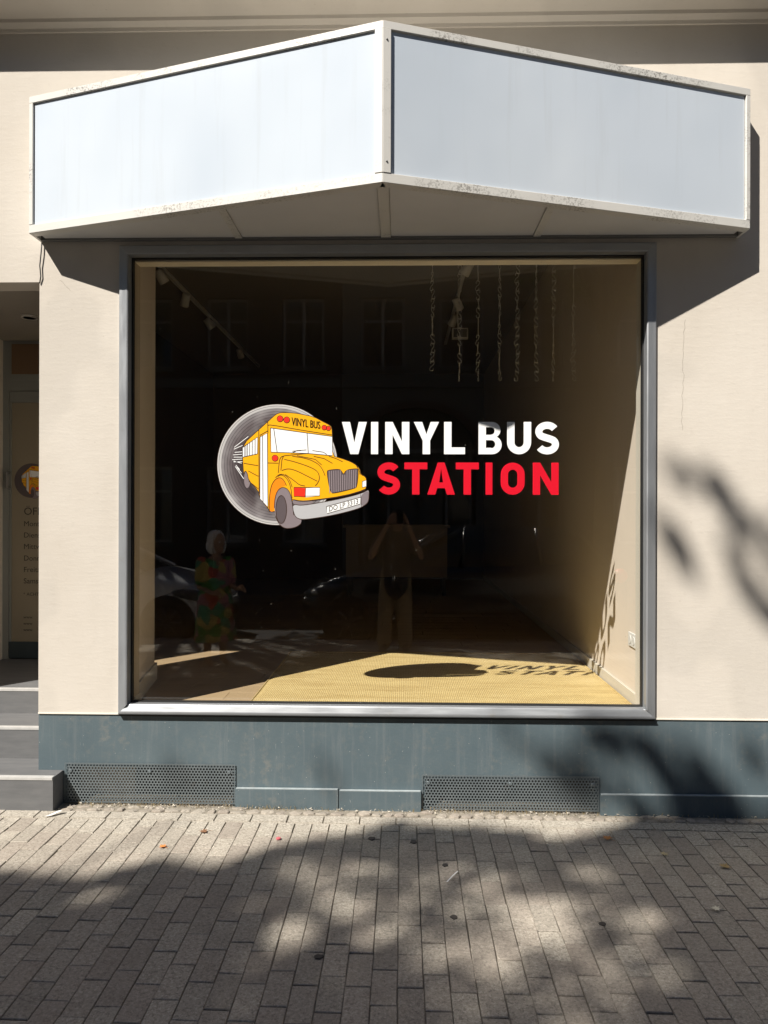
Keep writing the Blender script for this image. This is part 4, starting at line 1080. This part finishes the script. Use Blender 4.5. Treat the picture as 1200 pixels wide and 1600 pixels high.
# ------------------------------------------------------------------ street trees; their shade falls on wall and paving
S = Vector((0.83, 1.0, -1.34))
def px_wall(px, py): return ((px-629)/1160*D, H+(801-py)/1160*D)
WB = []                                                     # shaded patches on the wall: x, z, radius
for px, py, r_ in ((1050,742,17),(1075,750,15),(1102,748,17),(1126,775,16),(1141,800,14),(1155,825,17),(1178,830,18),(1141,850,13),(1152,895,15),(1165,920,14),(1190,945,16),(1205,965,15),
                   (1034,814,12),(1046,838,13),(1058,862,15),(1073,890,11),(1215,880,24),(1230,820,24),
                   (930,1150,22),(960,1158,26),(990,1155,24),(1015,1165,20),(870,1195,18),(895,1185,22),(850,1180,14),(1035,1195,20),(1055,1225,24),(1085,1215,26),(1105,1235,24),(1070,1180,16),(800,1150,12),(950,1230,18),(990,1250,14),(900,1235,16),(1130,1250,20),
                   (275,1213,11),(515,1222,9),(1180,1180,14)):
    x, z = px_wall(px, py); WB.append((x, z, r_*D/1160))
GL = [(.55,-1.10,.16,.12),(.62,-1.24,.12,.10),(-.46,-1.28,.09,.13),(1.02,-1.12,.13,.06),(.75,-.26,.35,.05),(-1.35,-1.04,.10,.05)]   # sun flecks
def edge(x):                                                # where the shade on the paving begins
    if x < -.95: e = -.80
    elif x < -.35: e = -.80+(x+.95)/.6*.53
    elif x < 1.15: e = -.27
    else: e = -.27+(x-1.15)*1.2
    return e + .07*math.sin(x*5.1+.6) + .05*math.sin(x*11+2)
def shaded(p):
    """may a leaf at p cast its shade where it falls?"""
    t = p.z/1.34; gx_, gy = p.x+.83*t, p.y+t
    if gy < -.02:
        if gy < -4.4 and gx_ < -1.9: return False
        if not (-2.6 < gx_ < 2.7): return True
        if gy > edge(gx_): return False
        if gy < -.68 and -.72-.83*(gy+.68)*1.0 < gx_ < 1.05 and random.random() < .73: return False
        for a, b, ra, rb in GL:
            if ((gx_-a)/ra)**2+((gy-b)/rb)**2 < 1: return False
        return True
    t = -p.y; wx, wz = p.x+.83*t, p.z-1.34*t
    if not (-3.6 < wx < 3.0) or wz > 6: return wz > 6.5 and False
    return any((wx-a)**2+(wz-b)**2 < r_*r_ for a, b, r_ in WB)
class Leaves:
    def __init__(s): s.v = []; s.f = []
    def leaf(s, p, sz):
        n_ = Vector((random.gauss(0,1),random.gauss(0,1),random.gauss(0,1)+.6)).normalized(); a = n_.orthogonal().normalized(); a.rotate(Matrix.Rotation(random.uniform(0,6.28),3,n_)); b = n_.cross(a)
        k = len(s.v)
        s.v += [tuple(p-a*sz*.6), tuple(p+b*sz*.36+n_*sz*.05), tuple(p+a*sz*.65), tuple(p-b*sz*.36+n_*sz*.05)]
        s.f.append((k,k+1,k+2,k+3))
    def build(s, name, m, parent):
        me = bpy.data.meshes.new(name); me.from_pydata(s.v, [], s.f); return link(name, me, m, parent)
lm_ = M('leaf_green', .6, rnd=False); gcol = lm_.noise(1.7, 3)
lm_.color(lm_.mix(gcol, (0.040,0.075,0.018,1), (0.10,0.15,0.035,1)))
MT['leafg'] = lm_.m
MT['bark'] = plain('bark', (0.10,0.082,0.065), .95, 0, .3, 12, bump=.6)
def tree(x, y, hgt, cc, rr, label, n_, mask):
    t = thing('street_tree', (x,y,0), label, 'tree', 'street trees across the road')
    tr = MB(); cc = Vector(cc)
    fork = Vector((x+.1, y+.05, hgt*.42))
    tr.tube([(x,y,-.1),(x+.03,y,.4),(x+.05,y+.02,hgt*.2),fork], [.27,.21,.19,.17], 12)
    ends = []
    for k in range(9):
        a = 2*math.pi*k/9+random.uniform(-.3,.3); q = cc+Vector((rr[0]*.55*math.cos(a), rr[1]*.55*math.sin(a), rr[2]*random.uniform(-.45,.25)))
        mid = fork.lerp(q,.5)+Vector((0,0,.35)); tr.tube([fork, mid, q], [.10,.065,.025], 8); ends.append((mid,q))
        for j in range(3):
            e = mid.lerp(q, random.uniform(.3,1))+Vector((random.uniform(-1,1),random.uniform(-1,1),random.uniform(-.3,.9)))
            tr.tube([mid.lerp(q,.35*j+.2), e], [.03,.008], 6)
    tr.build('trunk', MT['bark'], t, smooth=True)
    lv = Leaves(); tries = 0
    while len(lv.f) < n_ and tries < n_*6:
        tries += 1
        # clumps through the crown volume, denser towards the outside
        d = Vector((random.gauss(0,1),random.gauss(0,1),random.gauss(0,1))).normalized(); q = random.random()**.45
        c = cc+Vector((d.x*rr[0]*q, d.y*rr[1]*q, d.z*rr[2]*q))
        if mnoise.noise(c*.75) < -.12: continue
        for _ in range(14):
            p = c+Vector((random.gauss(0,.16),random.gauss(0,.16),random.gauss(0,.13)))
            if mask and not shaded(p): continue
            lv.leaf(p, random.uniform(.085,.14))
    return t, lv
t1, lv = tree(-7.3,-11.2,15.4,(-7.2,-10.5,11.2),(4.7,3.5,4.2),'tall street tree throwing dappled shade over the paving',26000,True)
# outer twigs of that crown: the soft shadow strokes on the right-hand wall and plinth, the deep shade on the paving
tw = MB()
for a, b in zip([0,2,3,4,5,6,12,13,14,8,9,10,18,19,20,21], [1,3,4,5,6,16,13,14,15,9,10,11,19,20,21,25]):
    A, B = WB[a], WB[b]; tt = 9.0
    P1 = Vector((A[0],0,A[1]))-S*tt; P2 = Vector((B[0],0,B[1]))-S*tt
    tw.tube([P1, P1.lerp(P2,.5)+Vector((0,0,.02)), P2], [.016,.013,.010], 6)
tw.build('twig', MT['bark'], t1)
for x, z, r_ in WB:
    for _ in range(int(13+ r_*150)):
        u = Vector((random.gauss(0,1),0,random.gauss(0,1))); u *= min(1.0, abs(random.gauss(0,.5)))*r_*.85/max(u.length,.01)
        tt = random.uniform(8.4, 9.6); p = Vector((x+u.x, 0, z+u.z))-S*tt
        lv.leaf(p, random.uniform(.05,.085))
k = 0
while k < 9500:
    gx_, gy = random.uniform(-2.7,2.8), -random.uniform(0,1)**.8*2.9-.15
    tt = random.uniform(7.3, 8.9); p = Vector((gx_,gy,0))-S*tt
    if not shaded(p): continue
    if mnoise.noise(Vector((gx_*1.4, gy*1.4, 5))) < -.30: k += .2; continue
    lv.leaf(p, random.uniform(.08,.13)); k += 1
lv.build('crown', MT['leafg'], t1)
t3, lv3 = tree(-14.5,-9.6,14.0,(-14.4,-9.2,9.8),(4.4,3.6,4.2),'unseen street tree far to the left, added to shade the outer paving',12000,True)  # added out of view; its shade cuts light bounced off the paving
lv3.build('crown', MT['leafg'], t3)
t2, lv2 = tree(4.2,-11.4,12.5,(4.1,-11.0,9.0),(2.9,2.3,3.2),'rounder street tree in front of the arched gate house',9000,False)
lv2.build('crown', MT['leafg'], t2)

# ------------------------------------------------------------------ parked cars
def car(loc, flip, paint, label, hs=1.0, L=4.3):
    c = thing('parked_car', loc, label, 'car', 'cars parked along the kerb')
    f = -1 if flip else 1
    def W(p): return (loc[0]+f*p[0], loc[1]+f*p[1], loc[2]+p[2])
    def add(b, name, m, parent, smooth=True, bevel=0):
        b.v = [W(v) for v in b.v]; return b.build(name, m, parent, smooth=smooth, bevel=bevel)
    h = L/2
    stn = [(-h,.55,.42,.78),(-h+.06,.72,.34,.92),(-h+.3,.83,.26,1.0*hs),(-1.3,.88,.24,1.0*hs),(-.6,.89,.2,.98*hs),(.2,.89,.2,.96*hs),(.85,.885,.2,.97*hs),(1.2,.88,.22,.94*hs),(1.65,.86,.24,.86*hs),(h-.22,.80,.24,.74*hs),(h-.06,.68,.28,.64*hs),(h,.50,.36,.56*hs)]
    b = MB(); n_ = 0; rows = []
    for x, wd, zb, zt in stn:
        half = [(0,zb),(wd*.84,zb),(wd*.97,zb+.09),(wd,zb+(zt-zb)*.42),(wd*.985,zt-(zt-zb)*.22),(wd*.94,zt-.035),(wd*.80,zt-.004),(wd*.4,zt+.02),(0,zt+.026)]
        ring = [(x,y,z) for y,z in half]+[(x,-y,z) for y,z in half[-2:0:-1]]
        rows.append(ring)
    n_ = len(rows[0]); vs_ = [v for r_ in rows for v in r_]
    fs = [(i*n_+k_, i*n_+(k_+1)%n_, (i+1)*n_+(k_+1)%n_, (i+1)*n_+k_) for i in range(len(rows)-1) for k_ in range(n_)]+[tuple(range(n_)), tuple(range((len(rows)-1)*n_, len(rows)*n_))]
    body = add(b.add(vs_, fs), 'body', paint, c)
    zt = 1.45*hs; zb = .955*hs
    sect = [(-h+.28,.74,zb,zb+.01),(-h+.62,.74,zb,zt-.13),(-h+.95,.735,zb,zt-.03),(-.4,.735,zb,zt),(.05,.735,zb,zt-.02),(.45,.735,zb,zt-.18),(1.08,.74,zb,zb+.01)]
    b = MB(); vs_ = []
    for x, wd, z0, z1 in sect:
        tp = wd-.16*(z1-z0)/.5
        vs_ += [(x,wd,z0),(x,tp,z1-.015),(x,tp*.6,z1+.006),(x,-tp*.6,z1+.006),(x,-tp,z1-.015),(x,-wd,z0)]
    fs = [(i*6+k_, i*6+k_+1, (i+1)*6+k_+1, (i+1)*6+k_) for i in range(len(sect)-1) for k_ in range(5)]
    add(b.add(vs_, fs), 'glasshouse', MT['farglass'], c)
    b = MB(); vs_ = []                                      # roof skin
    for x, wd, z0, z1 in sect[1:5]:
        tp = wd-.16*(z1-z0)/.5
        vs_ += [(x,tp+.012,z1-.03),(x,tp*.93,z1+.008),(x,tp*.5,z1+.02),(x,-tp*.5,z1+.02),(x,-tp*.93,z1+.008),(x,-tp-.012,z1-.03)]
    fs = [(i*6+k_, i*6+k_+1, (i+1)*6+k_+1, (i+1)*6+k_) for i in range(3) for k_ in range(5)]
    add(b.add(vs_, fs), 'roof', paint, c)
    for s_ in (-1,1):
        for (xa,wa,za),(xb,wb,zb2) in (((1.08,.745,zb),(.1,.60,zt-.02)),((.05,.755,zb),(-.02,.60,zt-.01)),((-1.05,.755,zb),(-.98,.60,zt-.03)),((-h+.28,.745,zb),(-h+.66,.615,zt-.12))):
            add(MB().tube([(xa,s_*wa,za),(xb,s_*wb,zb2)], .032, 6), 'pillar', paint, c)
        add(MB().ball((.78,s_*.96,1.0*hs), (.06,.10,.07), 10, 8), 'mirror', paint, c)
        hl = add(MB().ball((h-.34,s_*.735,.66*hs), (.33,.12,.085), 14, 8, Matrix.Rotation(-.30*s_,3,'Z') @ Matrix.Rotation(.20,3,'Y')), 'headlight', MT['headglass'], c)
        add(MB().ball((h-.22,s_*.77,.645*hs), (.06,.085,.045), 10, 6), 'lamp', MT['chrome'], hl)
        add(MB().ball((-h+.16,s_*.74,.86*hs), (.10,.12,.10), 10, 8), 'tail_light', MT['lamp'], c)
        for x in (-1.28, h-.68):
            wl_ = add(MB().lathe([(.355,s_*.72),(.36,s_*.885),(.30,s_*.888)], (x,0,.33), 'y', 24), 'wheel_arch', MT['black'], c)
            w_ = add(MB().lathe([(.20,s_*.70),(.30,s_*.70),(.325,s_*.74),(.325,s_*.87),(.30,s_*.895),(.22,s_*.897),(.21,s_*.87)], (x,0,.325), 'y', 28), 'tyre', MT['black'], c)
            sp = MB()
            for k_ in range(7):
                a = 2*math.pi*k_/7
                sp.tube([(x,s_*.893,.325),(x+.205*math.cos(a),s_*.90,.325+.205*math.sin(a))], [.032,.022], 6)
            sp.lathe([(.05,s_*.88),(.05,s_*.91)], (x,0,.325), 'y', 12)
            sp.lathe([(.212,s_*.82),(.212,s_*.872),(.19,s_*.875),(.02,s_*.84)], (x,0,.325), 'y', 24)
            add(sp, 'rim', MT['alloy'], w_)
        add(MB().box(-.95,.95,s_*.905-.004,s_*.905+.004,.42,.45), 'side_trim', MT['black'], c, False)
    add(MB().box(h-.03,h+.012,-.36,.36,.30,.46), 'grille', MT['black'], c, False, .01)
    add(MB().box(h-.02,h+.02,-.26,.26,.48,.58), 'number_plate', MT['whiteplastic'], c, False, .004)
    return c
MT['alloy'] = plain('alloy_wheel',(.10,.10,.105),.4,.5)
MT['headglass'] = plain('headlamp_glass', (0.10,0.105,0.11), .08)
wp = M('white_car_paint', .25); wp.color((.62,.63,.64,1)); wp.b.inputs['Coat Weight'].default_value = .6
bp = M('black_car_paint', .22); bp.color((.012,.013,.016,1)); bp.b.inputs['Coat Weight'].default_value = .7
car((-4.62,-6.35,-.135), False, wp.m, 'white parked car reflected in the lower left of the pane', 1.02)
car((.85,-6.45,-.135), True, bp.m, 'black parked car behind the photographer, reflected in the pane', 1.12, 4.5)
car((6.2,-6.4,-.135), True, plain('grey_car_paint',(.16,.17,.18),.25), 'grey parked car farther right along the kerb', 1.0)

# ------------------------------------------------------------------ people (reflected in the pane)
def flesh(name, b, m, parent, vox, sm=4):
    me = b.mesh(name, weld=False); o = link(name, me, m, parent)
    r_ = o.modifiers.new('r', 'REMESH'); r_.mode = 'VOXEL'; r_.voxel_size = vox; r_.use_smooth_shade = True
    s_ = o.modifiers.new('s', 'SMOOTH'); s_.iterations = sm; s_.factor = .5
    return o
def limb(b, pts, rs, n_=12):
    b.tube(pts, rs, n_)
    for p, r_ in zip(pts, rs): b.ball(p, r_*.985, 12, 8)
def hand(b, wrist, palm_c, side_v, dir_v, curl_v, sc_=1.0):
    """palm, four fingers of unequal length with a knuckle bend, and a thumb from the side of the palm"""
    wrist, palm_c, side_v, dir_v, curl_v = (Vector(q) for q in (wrist, palm_c, side_v, dir_v, curl_v))
    limb(b, [wrist, palm_c], [.026*sc_, .030*sc_])
    for k_, ln_ in enumerate((.066,.076,.070,.055)):
        a = palm_c+side_v*(.033-.022*k_)*sc_+dir_v*.030*sc_
        m1 = a+dir_v*ln_*.5*sc_+curl_v*.008; m2 = m1+(dir_v*.45+curl_v*.9).normalized()*ln_*.5*sc_
        limb(b, [palm_c+side_v*(.022-.015*k_)*sc_, a, m1, m2], [.013*sc_,.0105*sc_,.0095*sc_,.008*sc_], 8)
    a = palm_c+side_v*.030*sc_-dir_v*.012*sc_
    limb(b, [a, a+(side_v*.8+dir_v*.5)*.032*sc_+curl_v*.01, a+(side_v*.7+dir_v*1.3)*.045*sc_+curl_v*.02], [.0125*sc_,.011*sc_,.009*sc_], 8)
skin = plain('skin', (.42,.25,.17), .55, 0, .08, 20)
def head(b, c, face, r_=.105):
    c = Vector(c); f = Vector(face).normalized(); s_ = Vector((-f.y, f.x, 0)).normalized()
    rot = Matrix((s_, f, Vector((0,0,1)))).transposed()
    b.ball(c, (r_*.74, r_*.92, r_*1.12), 20, 16, rot); b.ball(c+f*r_*.18-Vector((0,0,r_*.55)), (r_*.56,r_*.66,r_*.62), 16, 12, rot)
    b.ball(c+f*r_*.93-Vector((0,0,r_*.12)), (r_*.13,r_*.20,r_*.22), 10, 8, rot)
    b.ball(c+f*r_*.80-Vector((0,0,r_*.62)), (r_*.26,r_*.13,r_*.08), 10, 6, rot); b.ball(c+f*r_*.70-Vector((0,0,r_*.92)), (r_*.24,r_*.18,r_*.16), 10, 6, rot)
    b.ball(c+f*r_*.82+Vector((0,0,r_*.20)), (r_*.5,r_*.08,r_*.07), 10, 6, rot)
    for k_ in (-1,1): b.ball(c+s_*k_*r_*.76-f*r_*.05-Vector((0,0,r_*.05)), (r_*.08,r_*.17,r_*.26), 8, 8, rot)
    return f, s_
# the photographer, arms raised with a phone right behind the lens
ph = thing('person', (-.08,-4.72,0), 'person in dark shirt and khaki trousers holding up a phone', 'person')
Z_ = gz(0)
b = MB()
hc = Vector((-.055,-4.62,1.575)); head(b, hc, (.05,1,.02), .108)
limb(b, [(-.07,-4.70,1.34),(-.065,-4.66,1.47)], [.062,.056])
limb(b, [(-.07,-4.72,1.28),(-.07,-4.72,1.05),(-.08,-4.73,.92)], [.125,.12,.125])
for s_ in (-1,1):
    sh = Vector((-.075+s_*.175,-4.70,1.34)); el = Vector((-.075+s_*.30,-4.52,1.15)); wr = Vector((-.055+s_*.115,-4.345,1.545))
    limb(b, [(-.075+s_*.05,-4.70,1.34), sh, el, wr], [.075,.062,.042,.026])
    hand(b, wr, Vector((-.05+s_*.085,-4.318,1.60)), (0,.25,.97), (-s_*.82,.25,.25), (-s_*.5,.35,.1))
    limb(b, [(-.08+s_*.09,-4.73,.90),(-.085+s_*.115,-4.72,.50),(-.09+s_*.13,-4.74,.09)], [.085,.058,.042])
flesh('body', b, skin, ph, .009)
b = MB()
limb(b, [(-.07,-4.70,1.355),(-.07,-4.72,1.18),(-.075,-4.725,.98),(-.078,-4.73,.76)], [.13,.165,.170,.178], 18)
for s_ in (-1,1): limb(b, [(-.075+s_*.06,-4.70,1.35),(-.075+s_*.18,-4.695,1.335),(-.075+s_*.255,-4.60,1.22)], [.10,.088,.080])
flesh('shirt', b, plain('charcoal_cotton',(.055,.055,.058),.9,0,.15,20), ph, .012)
b = MB()
for s_ in (-1,1): limb(b, [(-.08+s_*.075,-4.73,.92),(-.085+s_*.10,-4.72,.62),(-.09+s_*.12,-4.72,.36),(-.09+s_*.13,-4.74,.075)], [.118,.108,.092,.088], 14)
flesh('trousers', b, plain('khaki_twill',(.34,.26,.15),.9,0,.15,16), ph, .012)
for s_ in (-1,1):
    b = MB(); limb(b, [(-.09+s_*.13,-4.77,.045),(-.09+s_*.135,-4.66,.035),(-.09+s_*.14,-4.56,.028)], [.045,.044,.036]); flesh('shoe', b, plain('dark_shoe',(.05,.04,.035),.6), ph, .010)
b = MB(); b.ball(hc+Vector((0,-.025,.035)), (.092,.105,.108), 18, 14); flesh('hair', b, plain('dark_hair',(.05,.04,.032),.8), ph, .010)
fn = thing('phone', (-.035,-4.272,1.60), 'black phone held up in front of the face of the person', 'phone')
MB().box(-.070,.012,-4.280,-4.272,1.545,1.705).build('case', plain('phone_black',(.015,.015,.018),.25), fn, bevel=.003)
MB().box(-.020,.008,-4.2715,-4.269,1.665,1.700).build('camera_bump', MT['black'], fn, bevel=.0008)
# the woman in the patterned dress, half turned to the right
wo_ = thing('person', (-2.06,-3.75,0), 'person with white bobbed hair in a colourful patterned dress', 'person')
b = MB(); wc = Vector((-2.03,-3.72,1.345)); fdir = Vector((.75,.66,-.05))
f, s_v = head(b, wc, fdir, .102)
limb(b, [(-2.05,-3.745,1.14),(-2.045,-3.735,1.25)], [.055,.047])
limb(b, [(-2.06,-3.75,1.10),(-2.06,-3.75,.86),(-2.06,-3.75,.74)], [.11,.12,.14])
for s_, el, wr in ((-1,Vector((-2.215,-3.70,.86)),Vector((-2.04,-3.53,.80))),(1,Vector((-1.90,-3.82,.86)),Vector((-1.80,-3.60,.85)))):
    sh = Vector((-2.06,-3.75,1.12))+Vector((s_*.135,-s_*.09,0))
    limb(b, [sh, el, wr], [.055,.042,.025]); hand(b, wr, wr+Vector((.055,.035,.005)), (0,.2,.9), (.82,.5,.05), (.1,.1,-.7), .92)
    limb(b, [(-2.06+s_*.07,-3.75-s_*.04,.7),(-2.06+s_*.075,-3.75-s_*.045,.4),(-2.06+s_*.075,-3.76-s_*.045,.06)], [.075,.055,.036])
    limb(b, [(-2.06+s_*.075,-3.77-s_*.045,.035),(-2.0+s_*.075,-3.70-s_*.045,.022)], [.034,.026])
flesh('body', b, skin, wo_, .009)
for k_ in (-1,1):
    MB().ball(wc+f*.088+s_v*k_*.034+Vector((0,0,.006)), .011, 10, 8).build('eye', MT['whiteplastic'], wo_)
dm = M('patterned_dress', .9); cells = dm.voro(9, 'F1', out='Color'); sp_ = dm.n.new('ShaderNodeSeparateColor'); dm.l(cells, sp_.inputs[0])
dm.color(dm.ramp(sp_.outputs[0], [(0.0,(.06,.26,.05,1)),(.3,(.48,.09,.07,1)),(.5,(.55,.44,.14,1)),(.68,(.08,.34,.19,1)),(.85,(.46,.20,.24,1))], 'CONSTANT'))
b = MB(); nsec = 36; prof = [(1.165,.075,.06),(1.14,.165,.095),(1.06,.165,.115),(.95,.165,.125),(.84,.172,.135),(.72,.19,.155),(.55,.205,.17),(.40,.22,.185),(.27,.235,.20)]
vs_ = []
for z, rx, ry in prof:
    for i in range(nsec):
        a = 2*math.pi*i/nsec; k_ = 1+.05*math.sin(a*7+z*2)*max(0,(.95-z))
        u, v = rx*k_*math.cos(a), ry*k_*math.sin(a)
        ca, sa = math.cos(-.55), math.sin(-.55)
        vs_.append((-2.06+u*ca-v*sa, -3.75+u*sa+v*ca, z))
b.add(vs_, [(j*nsec+i, j*nsec+(i+1)%nsec, (j+1)*nsec+(i+1)%nsec, (j+1)*nsec+i) for j in range(len(prof)-1) for i in range(nsec)])
b.build('dress', dm.m, wo_, smooth=True)
for s_, el in ((-1,Vector((-2.215,-3.70,.88))),(1,Vector((-1.90,-3.82,.88)))):
    sh = Vector((-2.06,-3.75,1.12))+Vector((s_*.125,-s_*.085,0)); b = MB(); limb(b, [sh, sh.lerp(el,.8)], [.072,.066]); flesh('sleeve', b, dm.m, wo_, .011)
b = MB(); b.ball(wc-f*.032+Vector((0,0,.034)), (.098,.098,.100), 18, 14); b.ball(wc-f*.045-Vector((0,0,.05)), (.105,.095,.10), 16, 12)
for k_ in (-1,1): b.ball(wc+s_v*k_*.078-f*.01-Vector((0,0,.045)), (.036,.055,.085), 12, 10)
flesh('hair', b, plain('white_hair',(.78,.76,.72),.8,0,.1,60), wo_, .010)
